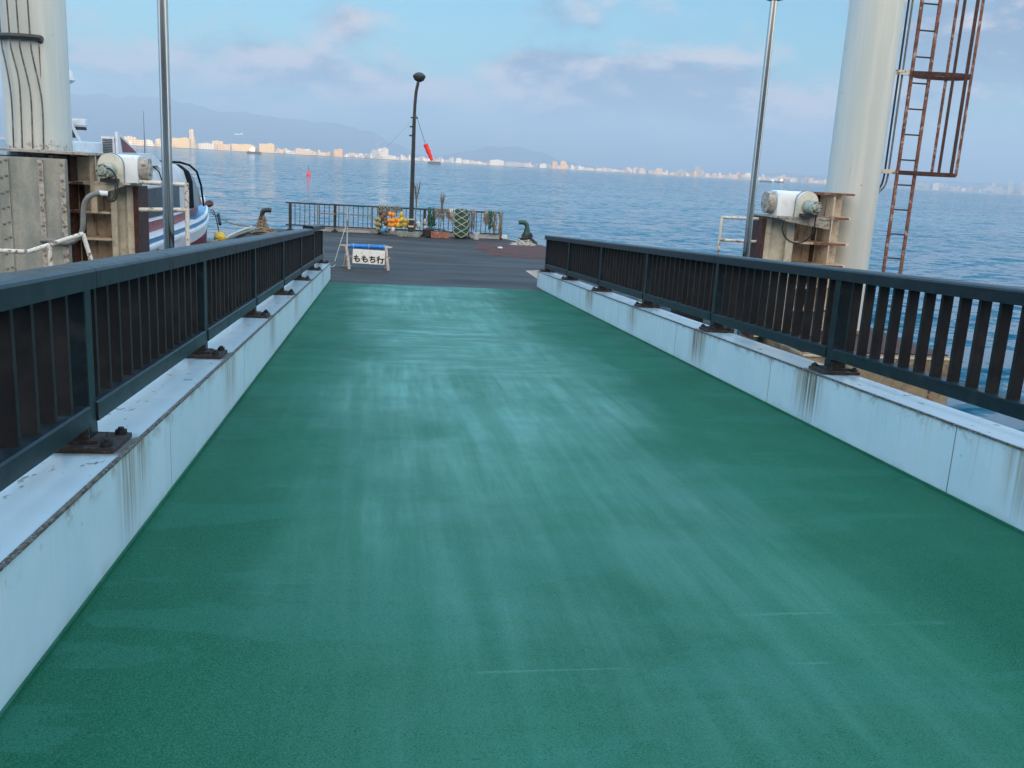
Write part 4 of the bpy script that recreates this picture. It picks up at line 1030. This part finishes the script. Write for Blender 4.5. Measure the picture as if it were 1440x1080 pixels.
# cable loops
b = MB(); pts = [(6.42, 14.66, 1.0)]+[(6.66+.28*math.sin(a), 14.64, .93-.30*math.cos(a)) for a in [R(-75)+R(150)*i/12 for i in range(13)]]+[(6.93, 14.62, 1.05), (6.97, 14.6, 1.2), (6.93, 14.6, 1.27), (6.86, 14.6, 1.22)]
b.tube(pts, .012, 6); tag(b.build('cable', M['black'], None, True), 'black cable looping below the right motor hoist', 'cable')
b = MB(); b.tube(smooth([(-4.0, 14.5, 1.24), (-3.88, 14.42, 1.26), (-3.80, 14.40, 1.15), (-3.785, 14.40, .98), (-3.80, 14.40, .85), (-3.86, 14.40, .785), (-3.93, 14.41, .80), (-3.97, 14.42, .89)]), .014, 7)
b.tube(smooth([(-3.98, 14.5, 1.14), (-3.84, 14.43, 1.1), (-3.82, 14.42, .95), (-3.84, 14.42, .85), (-3.885, 14.42, .82)]), .010, 6)
tag(b.build('cable', M['black'], None, True), 'thick black cable looping below the left motor hoist', 'cable')
t = thing('conduit', (-4.6, 14.5, .2), 'grey flexible conduit curving across the left bracket', 'conduit')
b = MB(); pts = [(-4.02, 14.4, .90), (-4.116, 14.33, .885), (-4.216, 14.33, .80), (-4.251, 14.33, .658), (-4.263, 14.33, .405), (-4.307, 14.33, .282), (-4.409, 14.33, .196), (-4.536, 14.33, .16), (-4.63, 14.33, .197), (-4.85, 14.34, .2)]
b.tube(smooth(pts), .038, 10); b.build('hose', M['hose'], t, True)
b = MB(); b.cyl((-4.04, 14.39, .90), (-3.93, 14.42, .895), .04, n=12); b.build('coupling', M['whitebox'], t, True)

# big bolted box of the left side
t = thing('bolted_steel_box', (-5.3, 14.9, -1.02), 'weathered grey green bolted steel box at the left edge', 'steel box')
b = MB(); b.box((-5.2, 14.46, .17), (1.42, .1, 2.36)); b.box((-5.6, 14.96, .17), (.6, .9, 2.36)); b.build('shell', M['riveted'], t)
b = MB(); b.prism([(-6.6, 14.30, 1.42), (-4.2, 14.5, 1.42), (-4.2, 15.6, 1.42), (-4.9, 15.44, 1.42), (-4.9, 15.44, 1.42), (-6.6, 15.44, 1.42)][:3]+[(-4.86, 15.6, 1.42), (-6.6, 15.6, 1.42)], (0, 0, .035)); b.build('top_plate', M['barnacle'], t)
for xx, ww, mm in ((-5.31, .13, 'hose'), (-4.82, .07, 'barnacle'), (-4.53, .075, 'barnacle')):
    b = MB(); b.box((xx, 14.395, .17), (ww, .02, 2.3)); st = b.build('bolted_strip', M['riveted'] if mm == 'none' else (M['riveted'] if mm == 'hose' else M[mm]), t)
    cols = (-.035, .035) if mm == 'hose' else (0,)
    for k in range(11):
        for cx in cols:
            b = MB(); b.lathe([(.021, 0), (.02, .01), (.014, .02), (.003, .024)], (xx+cx, 14.386, 1.27-.215*k+(.03 if cx > 0 else 0)), 10, Matrix.Rotation(R(90), 4, 'X')); b.build('bolt', M['hose'], st, True)
b = MB(); b.box((-6.3, 14.9, .17), (.76, .7, 2.36)); b.build('side_panel', M['rustdark'], t)
b = MB(); b.cyl((-5.06, 14.408, -.33), (-5.06, 14.392, -.33), .09, n=20); b.build('cover_patch', M['hose'], t)

# pipes up the left tower, with clamp band
t = thing('tower_pipes', (-5.3, 15.4, 1.46), 'four slim grey pipes clamped up the left tower', 'pipes')
lines = [[(-5.50, 6.0), (-5.50, 3.0), (-5.46, 2.75), (-5.40, 2.5), (-5.39, 2.2), (-5.41, 1.46)],
         [(-5.36, 6.0), (-5.36, 3.0), (-5.33, 2.75), (-5.27, 2.45), (-5.24, 2.2), (-5.26, 1.46)],
         [(-5.20, 6.0), (-5.21, 3.0), (-5.18, 2.7), (-5.13, 2.4), (-5.10, 2.1), (-5.12, 1.46)],
         [(-5.66, 6.0), (-5.66, 3.0), (-5.60, 2.7), (-5.55, 2.4), (-5.53, 2.1), (-5.55, 1.46)]]
for ln in lines:
    b = MB(); b.tube(smooth([(x, LT[1]-math.sqrt(max(.01, .47**2-(x-LT[0])**2))-.05-(.03 if zz > 2.9 else 0), zz) for x, zz in ln]), 0.0125, 8); b.build('pipe', M['pipegrey'], t, True)
b = MB(); b.tube([(LT[0]+.53*math.cos(a), LT[1]+.53*math.sin(a), 3.06) for a in [R(-62-5*i) for i in range(20)]], .045, 8); b.cyl((LT[0]+.53*math.cos(R(-62)), LT[1]+.53*math.sin(R(-62)), 3.06), (LT[0]+.38*math.cos(R(-58)), LT[1]+.40*math.sin(R(-58)), 3.0), .05, .04, 8); b.build('clamp_band', M['darkmetal'], t, True)
b = MB(); b.prism([(LT[0]+.205, LT[1]-.430, 2.98), (LT[0]+.222, LT[1]-.422, 2.98), (LT[0]+.216, LT[1]-.425, 2.5), (LT[0]+.212, LT[1]-.427, 2.5)], (0, -.004, 0)); b.build('rust_streak', M['rust'], t)

# caged ladder on the right tower
XA, XB, LY = 8.945, 9.275, 15.9
t = thing('caged_ladder', (9.1, LY, -1.0), 'rusty caged steel ladder right of the pale tower', 'ladder')
for x in (XA, XB):
    b = MB(); b.box((x, LY, 3.4), (.055, .035, 9.2), bev=.004); b.build('stile', M['rust'], t)
for k in range(20):
    zz = -.93+.43*k
    b = MB(); b.cyl((XA+.02, LY+.004, zz), (XB-.02, LY+.004, zz), .014, n=8); b.build('rung', M['darkmetal'], t)
for zz in (1.863, 3.53, 5.2, 6.87):
    b = MB()
    pts = [(XA, LY-.03), (XB+.1, LY-.14), (9.85, LY-.19), (10.04, LY-.06), (10.08, LY+.17), (9.98, LY+.40), (9.65, LY+.48), (9.27, LY+.42), (XA, LY+.1)]
    pts = smooth([(x, y, zz) for x, y in pts], 2)
    rr_ = []
    for i, p in enumerate(pts):
        d = (pts[min(i+1, len(pts)-1)]-pts[max(i-1, 0)]).normalized(); nn = Vector((-d.y, d.x, 0))*.005
        rr_.append([p-nn+Vector((0, 0, -.034)), p-nn+Vector((0, 0, .034)), p+nn+Vector((0, 0, .034)), p+nn+Vector((0, 0, -.034))])
    b.loft(rr_); b.build('hoop', M['rustdark'], t)
    b = MB(); b.box((8.77, LY+.04, zz+.005), (.37, .05, .075)); b.build('wall_bracket', M['pipewhite'], t)
    b = MB(); b.box((8.60, LY+.04, zz), (.03, .12, .17)); b.build('wall_plate', M['rustdark'], t)
for k, (x, y) in enumerate(((9.62, LY-.165), (9.86, LY+.45), (9.84, LY-.18), (9.99, LY-.10), (10.06, LY+.13))):
    b = MB(); b.box((x, y, 5.0), (.05 if k < 4 else .02, .014, 6.3)); b.build('cage_bar', M['rustdark'] if k % 2 == 0 else M['rust'], t)
t = thing('ladder_conduits', (8.75, LY, 1.6), 'two dark conduits running up between tower and rusty ladder', 'conduit')
for dx in (0, .07):
    b = MB(); b.tube(smooth([(8.76+dx, LY+.1, 8), (8.76+dx, LY+.1, 2.15), (8.76+dx, LY+.1, 1.75), (8.72+dx, LY+.1, 1.58), (8.6+dx*.5, LY+.08, 1.5-dx*.6), (8.5, LY+.08, 1.5-dx*.6)]), .018, 8); b.build('pipe', M['hose'] if dx else M['darkmetal'], t, True)

# concrete dolphins
def dolphin(x0, x1, y0, y1, zt, label):
    t = thing('concrete_dolphin', ((x0+x1)/2, (y0+y1)/2, WZ-1), label, 'concrete block')
    b = MB(); b.box(((x0+x1)/2, (y0+y1)/2, (zt+WZ-3)/2), (x1-x0, y1-y0, zt-WZ+3), bev=.03); b.build('block', M['conc'], t)
    b = MB(); b.box(((x0+x1)/2, y0-.004, zt-.035), (x1-x0-.1, .03, .03)); b.build('chipped_edge', M['paleplate'], t)
    b = MB(); b.box(((x0+x1)/2, (y0+y1)/2, zt+.012), (x1-x0-.14, y1-y0-.14, .025)); b.build('top_crust', M['rustdark'], t)
    b = MB(); b.box((x1-.35, y0-.012, zt-.5), (.03, .02, .7)); b.build('drain_pipe', M['rust'], t)
dolphin(6.56, 9.2, 13.8, 17.6, -1.02, 'tan concrete block under the right tower')
dolphin(-7.6, -4.75, 13.8, 17.6, -1.02, 'tan concrete block under the left tower')

# chipped white pipe handrails
def pipe_rail(label, segs, posts, r=.03):
    t = thing('pipe_handrail', segs[0][0], label, 'handrail')
    for s_ in segs: b = MB(); b.tube(s_, r, 10); b.build('rail', M['pipewhite'], t, True)
    for p in posts: b = MB(); b.tube(p, r, 10); b.build('post', M['pipewhite'], t, True)
pipe_rail('chipped white pipe handrail left of the right bracket', [[(5.57, 15.2, .965), (6.22, 15.2, .965)], [(5.57, 15.2, .59), (6.22, 15.2, .59)]], [[(5.565, 15.2, .99), (5.565, 15.2, PZ)]], .024)
pipe_rail('chipped cream pipe handrail in front of the boat', [[(-3.62, 14.9, 1.07), (-2.95, 14.9, 1.06)], [(-3.62, 14.9, .66), (-2.95, 14.9, .69)]], [[(-2.93, 14.9, 1.09), (-2.93, 14.9, PZ)]], .033)
pipe_rail('white pipe handrail in front of the bolted steel box', [[(-5.4, 12, .29), (-4.25, 12, .28)], [(-4.22, 12.0, .28), (-3.66, 12.3, .5)], [(-4.0, 12.05, -.04), (-3.55, 12.3, .16)]], [[(-4.0, 12.1, .37), (-3.97, 12.1, -1.5)], [(-3.665, 12.3, .5), (-3.575, 12.3, .14)]], .027)
b = MB(); b.box((-4.5, 12.2, -1.55), (2.2, .9, .1)); b.box((-4.5, 13.1, -1.62), (.2, 1.5, .12)); tag(b.build('catwalk', M['rust']), 'narrow rusty catwalk beneath the white pipe handrail', 'catwalk')

# ------------------------------------------------------------------ boat
BX = -6.05
t = thing('passenger_boat', (BX, 24, WZ), 'white passenger boat with maroon stripe moored left of the pontoon', 'boat')
def hb(y, k=1.0):     # half beam
    u = max(0, (y-25)/8.6); return 1.12*k*max(.03, (1-u**2.1))
def sheer(y): return -.56+.0*(y-20) if y < 27 else -.56+.0045*(y-27)**2
YS = [17.9, 18.4, 19, 20, 21, 23, 25, 26.5, 28, 29.3, 30.5, 31.6, 32.5, 33.1, 33.5]
def strip(k0, z0f, k1, z1f, name, mat, ys_=YS, inner=.0):
    b = MB(); rings = []
    for y in ys_:
        w0, w1 = hb(y)*k0, hb(y)*k1; z0, z1 = z0f(y), z1f(y)
        rings.append([(BX-w0, y, z0), (BX-w1, y, z1), (BX+w1, y, z1), (BX+w0, y, z0)])
    b.loft(rings); return b.build(name, mat, t, True)
strip(.70, lambda y: WZ-.4, .94, lambda y: sheer(y)-.28, 'hull', M['antifoul'])
strip(.94, lambda y: sheer(y)-.279, .98, lambda y: sheer(y), 'topsides', M['white'])
strip(1.03, lambda y: sheer(y), 1.03, lambda y: sheer(y)+.06, 'rub_rail', M['white'])
strip(.985, lambda y: sheer(y)+.061, .985, lambda y: sheer(y)+.105, 'lower_bulwark', M['white'])
strip(.987, lambda y: sheer(y)+.106, .987, lambda y: sheer(y)+.215, 'blue_stripe', M['hullblue'])
strip(1.0, lambda y: sheer(y)+.216, .99, lambda y: sheer(y)+.26, 'bulwark', M['white'])
YC = [18, 19.5, 21, 25, 27, 28.5, 30.2]
def hc(y): return .86 if y < 24 else .86-.36*((y-24)/5.6)**1.6
b = MB(); b.loft([[(BX-hc(y), y, -.38), (BX-hc(y), y, -.05-.004*(y-20)), (BX+hc(y), y, -.05-.004*(y-20)), (BX+hc(y), y, -.38)] for y in YC]); b.build('coaming', M['maroon'], t, True)
b = MB(); b.loft([[(BX-hc(y)-.015, y, -.05-.004*(y-20)), (BX-hc(y)-.015, y, -.01-.004*(y-20)), (BX+hc(y)+.015, y, -.01-.004*(y-20)), (BX+hc(y)+.015, y, -.05-.004*(y-20))] for y in YC]); b.build('coaming_cap', M['white'], t)
# canopy: rounded section, sloping front
def csec(y, top, w, inset=0.0):
    return [(BX-w, y, -.02), (BX-w*.97, y, top*.62), (BX-w*.86, y, top*.87), (BX-w*.62, y, top), (BX+w*.62, y, top), (BX+w*.86, y, top*.87), (BX+w*.97, y, top*.62), (BX+w, y, -.02)]
CY = [(20.3, 1.13, .8), (22, 1.15, .8), (24, 1.16, .8), (26.4, 1.17, .8), (27.5, 1.13, .79), (28.2, 1.0, .77), (28.8, .72, .74), (29.2, .35, .71), (29.5, .03, .69)]
b = MB(); b.loft([csec(*c) for c in CY[:5]]); b.build('canopy', M['canopy'], t, True)
b = MB(); b.loft([csec(*c) for c in CY[4:]]); b.build('canopy_front', M['smoke'], t, True)
# side windows just proud of the canopy side
def sidepanel(ya, yb, z0, z1, mat, name, off=.012):
    b = MB(); n = 6; rr = []
    for i in range(n+1):
        y = ya+(yb-ya)*i/n
        w = .8 if y < 25.6 else .8-.04*(y-25.6)
        rr.append([(BX+w+off, y, z0), (BX+w*.975+off, y, z1)])
    for (a0, a1), (b0, b1) in zip(rr, rr[1:]): b.prism([a0, a1, b1, b0], (-.01, 0, 0))
    return b.build(name, mat, t)
sidepanel(21.9, 26.85, .0, .66, M['window'], 'side_window'); sidepanel(20.35, 21.8, .0, .62, M['white'], 'side_panel')
for ya, wd_ in ((21.9, .06), (24.0, .04), (26.9, .75)):
    def s2(y, k):
        for (y0_, t0_, w0_), (y1_, t1_, w1_) in zip(CY, CY[1:]):
            if y0_ <= y <= y1_:
                q = (y-y0_)/(y1_-y0_); return csec(y, (t0_+(t1_-t0_)*q)+.012*k, (w0_+(w1_-w0_)*q)+.02*k)
    b = MB(); b.loft([s2(ya, 1), s2(ya+wd_*.5, 1), s2(ya+wd_, 1)]); b.build('canopy_hem', M['canopyblack'], t, True)
b = MB(); b.tube([(BX+.71, 29.6, -.05), (BX+.74, 29.1, .55), (BX+.72, 28.6, .95), (BX+.64, 28.0, 1.13), (BX+.5, 27.5, 1.2), (BX-.5, 27.5, 1.2), (BX-.64, 28.0, 1.13), (BX-.72, 28.6, .95), (BX-.74, 29.1, .55), (BX-.71, 29.6, -.05)], .03, 8); b.build('canopy_bow', M['canopyblack'], t, True)
b = MB(); b.tube([(BX+.83, 20.4, .66), (BX+.83, 26.8, .66)], .016, 6); b.build('canopy_rail', M['hose'], t)
# wheelhouse and upper works further aft
b = MB(); b.box((BX+.1, 19.25, .55), (1.55, 2.0, 1.2), bev=.06); b.build('wheelhouse', M['white'], t, True)
b = MB(); b.box((BX-.02, 19.3, 1.38), (.96, 2.1, .46), bev=.05); b.build('upper_deck', M['white'], t, True)
t3 = MB(); t3.prism([(-5.68, 20.4, 1.16), (-5.38, 20.4, 1.16), (-5.40, 20.4, 1.74), (-5.64, 20.4, 1.74)], (0, .5, 0)); lv = t3.build('vent_box', M['white'], t)
for k in range(9):
    b = MB(); b.box((-5.525, 20.39, 1.42+.033*k), (.19, .03, .013)); b.build('louvre', M['window'], lv)
b = MB(); b.prism([(-5.38, 20.42, 1.16), (-5.38, 22.4, 1.16), (-5.38, 22.0, 1.43), (-5.38, 20.5, 1.84), (-5.38, 20.42, 1.84)], (.05, 0, 0)); fin = b.build('fin', M['white'], t)
b = MB(); b.prism([(-5.328, 20.75, 1.44), (-5.328, 21.85, 1.44), (-5.328, 21.7, 1.48), (-5.328, 20.6, 1.74)], (.006, 0, 0)); b.build('fin_panel', M['maroon'], fin)
b = MB(); b.prism([(BX+.1, 23.0, 1.15), (BX+.1, 24.6, 1.15), (BX+.1, 23.4, 1.42), (BX+.1, 21.6, 1.42)], (.6, 0, 0)); b.build('visor', M['white'], t)
b = MB(); b.cyl((BX+.0, 19.2, 1.6), (BX+.08, 19.0, 2.2), .07, .05, 10); b.cyl((BX+.3, 19.4, 1.6), (BX+.15, 19.0, 2.2), .03, .03, 8); b.cyl((BX+.15, 19.0, 2.2), (BX+.15, 19.0, 2.85), .03, .03, 8); mast = b.build('mast', M['white'], t, True)
b = MB(); b.lathe([(.02, -.06), (.13, 0), (.17, .04), (.12, .2), (.05, .24)], (BX+.18, 19.1, 2.66), 18); b.build('radar_dome', M['white'], t, True)
b = MB(); b.box((BX+.12, 19.4, 1.96), (.62, .16, .13), bev=.02); b.build('radar_bar', M['white'], t); b = MB(); b.box((BX+.16, 19.38, 1.85), (.5, .18, .06), bev=.01); b.box((BX+.11, 19.4, 1.75), (.2, .15, .16)); b.build('radar_base', M['barge'], t)
b = MB(); b.cyl((BX+.24, 19.0, 2.2), (BX+.24, 19.0, 2.35), .03, .03, 8); b.build('horn', M['black'], t)
b = MB(); b.tube([(BX+.33, 24.25, 1.05), (BX+.33, 24.25, 2.4)], .012, 6, taper=lambda k: 1-.7*k); b.build('whip_aerial', M['black'], t)
# foredeck, bow post
b = MB(); b.loft([[(BX-hb(y)*.9, y, sheer(y)+.255), (BX-hb(y)*.9, y, sheer(y)+.27), (BX+hb(y)*.9, y, sheer(y)+.27), (BX+hb(y)*.9, y, sheer(y)+.255)] for y in (27, 29, 30.5, 31.6, 32.5, 33.2)]); b.build('foredeck', M['hullblue'], t)
b = MB(); b.box((BX+.2, 32.3, -.25), (.16, .25, .62), bev=.05); b.cyl((BX+.24, 32.3, .02), (BX+.24, 32.3, .14), .012, n=6); b.build('bow_post', M['white'], t, True)
b = MB(); b.ball((BX+.42, 32.2, -.13), .13, 2, (1, 1, .9)); b.build('bow_light', M['black'], t, True)
b = MB(); b.lathe([(.135, -.03), (.137, .0), (.135, .03)], (BX+.42, 32.2, -.14), 18); b.build('light_band', M['maroon'], t, True)
for k in range(5):
    b = MB(); y = 20.2+.42*k; xx = BX+hb(y)*.965
    b.box((xx+.012, y, -.64), (.01, .26, .03)); b.box((xx+.01, y-.07, -.70), (.01, .05, .13)); b.box((xx+.01, y+.08, -.70), (.01, .05, .13))
    if k % 2: b.box((xx+.008, y, -.76), (.01, .2, .025))
    b.build('name_mark', M['ink'] if k < 3 else M['maroon'], t)
b = MB(); b.tube(curve((BX+.25, 33.3, -.45), (-4.1, 32.9, PZ+.3), .22, 12), .022, 6); tag(b.build('mooring_line', M['rope'], None, True), 'sagging mooring line between boat bow and left bollard', 'rope')
b = MB(); b.tube(curve((BX+.3, 33.2, -.4), (BX+.72, 32.2, -1.1), -.25, 10), .02, 6); b.tube([(BX+.6, 32.8, -.5), (BX+.72, 32.4, -.8)], .05, 8); tag(b.build('bow_rope', M['black'], None, True), 'short dark rope hanging off the boat bow', 'rope')
flt(-4.52, PZ+.28, .17, 'float_yellow', 27.4, .95, name='mooring_float', lab='dull yellow ball float on the left pontoon edge')
flt(-4.56, PZ+.17, .13, 'float_pink', 26.3, .8, name='mooring_float', lab='small tan float left of the yellow ball float')
ropepile('rope_heap', (-4.4, 25.5, PZ), .2, .9, .5, 14, M['rope'], 'brown ropes heaped on the pontoon edge beside the boat', 'rope', .022, 31)

# ------------------------------------------------------------------ haze
b = MB(); b.box((0, 9950, 425), (38800, 20400, 870)); hz = b.build('haze', M['sea'])
hm = bpy.data.materials.new('haze_air'); hm.use_nodes = True; ht = hm.node_tree; ht.nodes.clear()
ho = ht.nodes.new('ShaderNodeOutputMaterial'); hv = ht.nodes.new('ShaderNodeVolumePrincipled'); ht.links.new(hv.outputs[0], ho.inputs['Volume'])
hv.inputs['Color'].default_value = (.46, .62, .82, 1); hv.inputs['Density'].default_value = .000135; hv.inputs['Anisotropy'].default_value = 0.0
hz.data.materials.clear(); hz.data.materials.append(hm); tag(hz, kind='stuff')
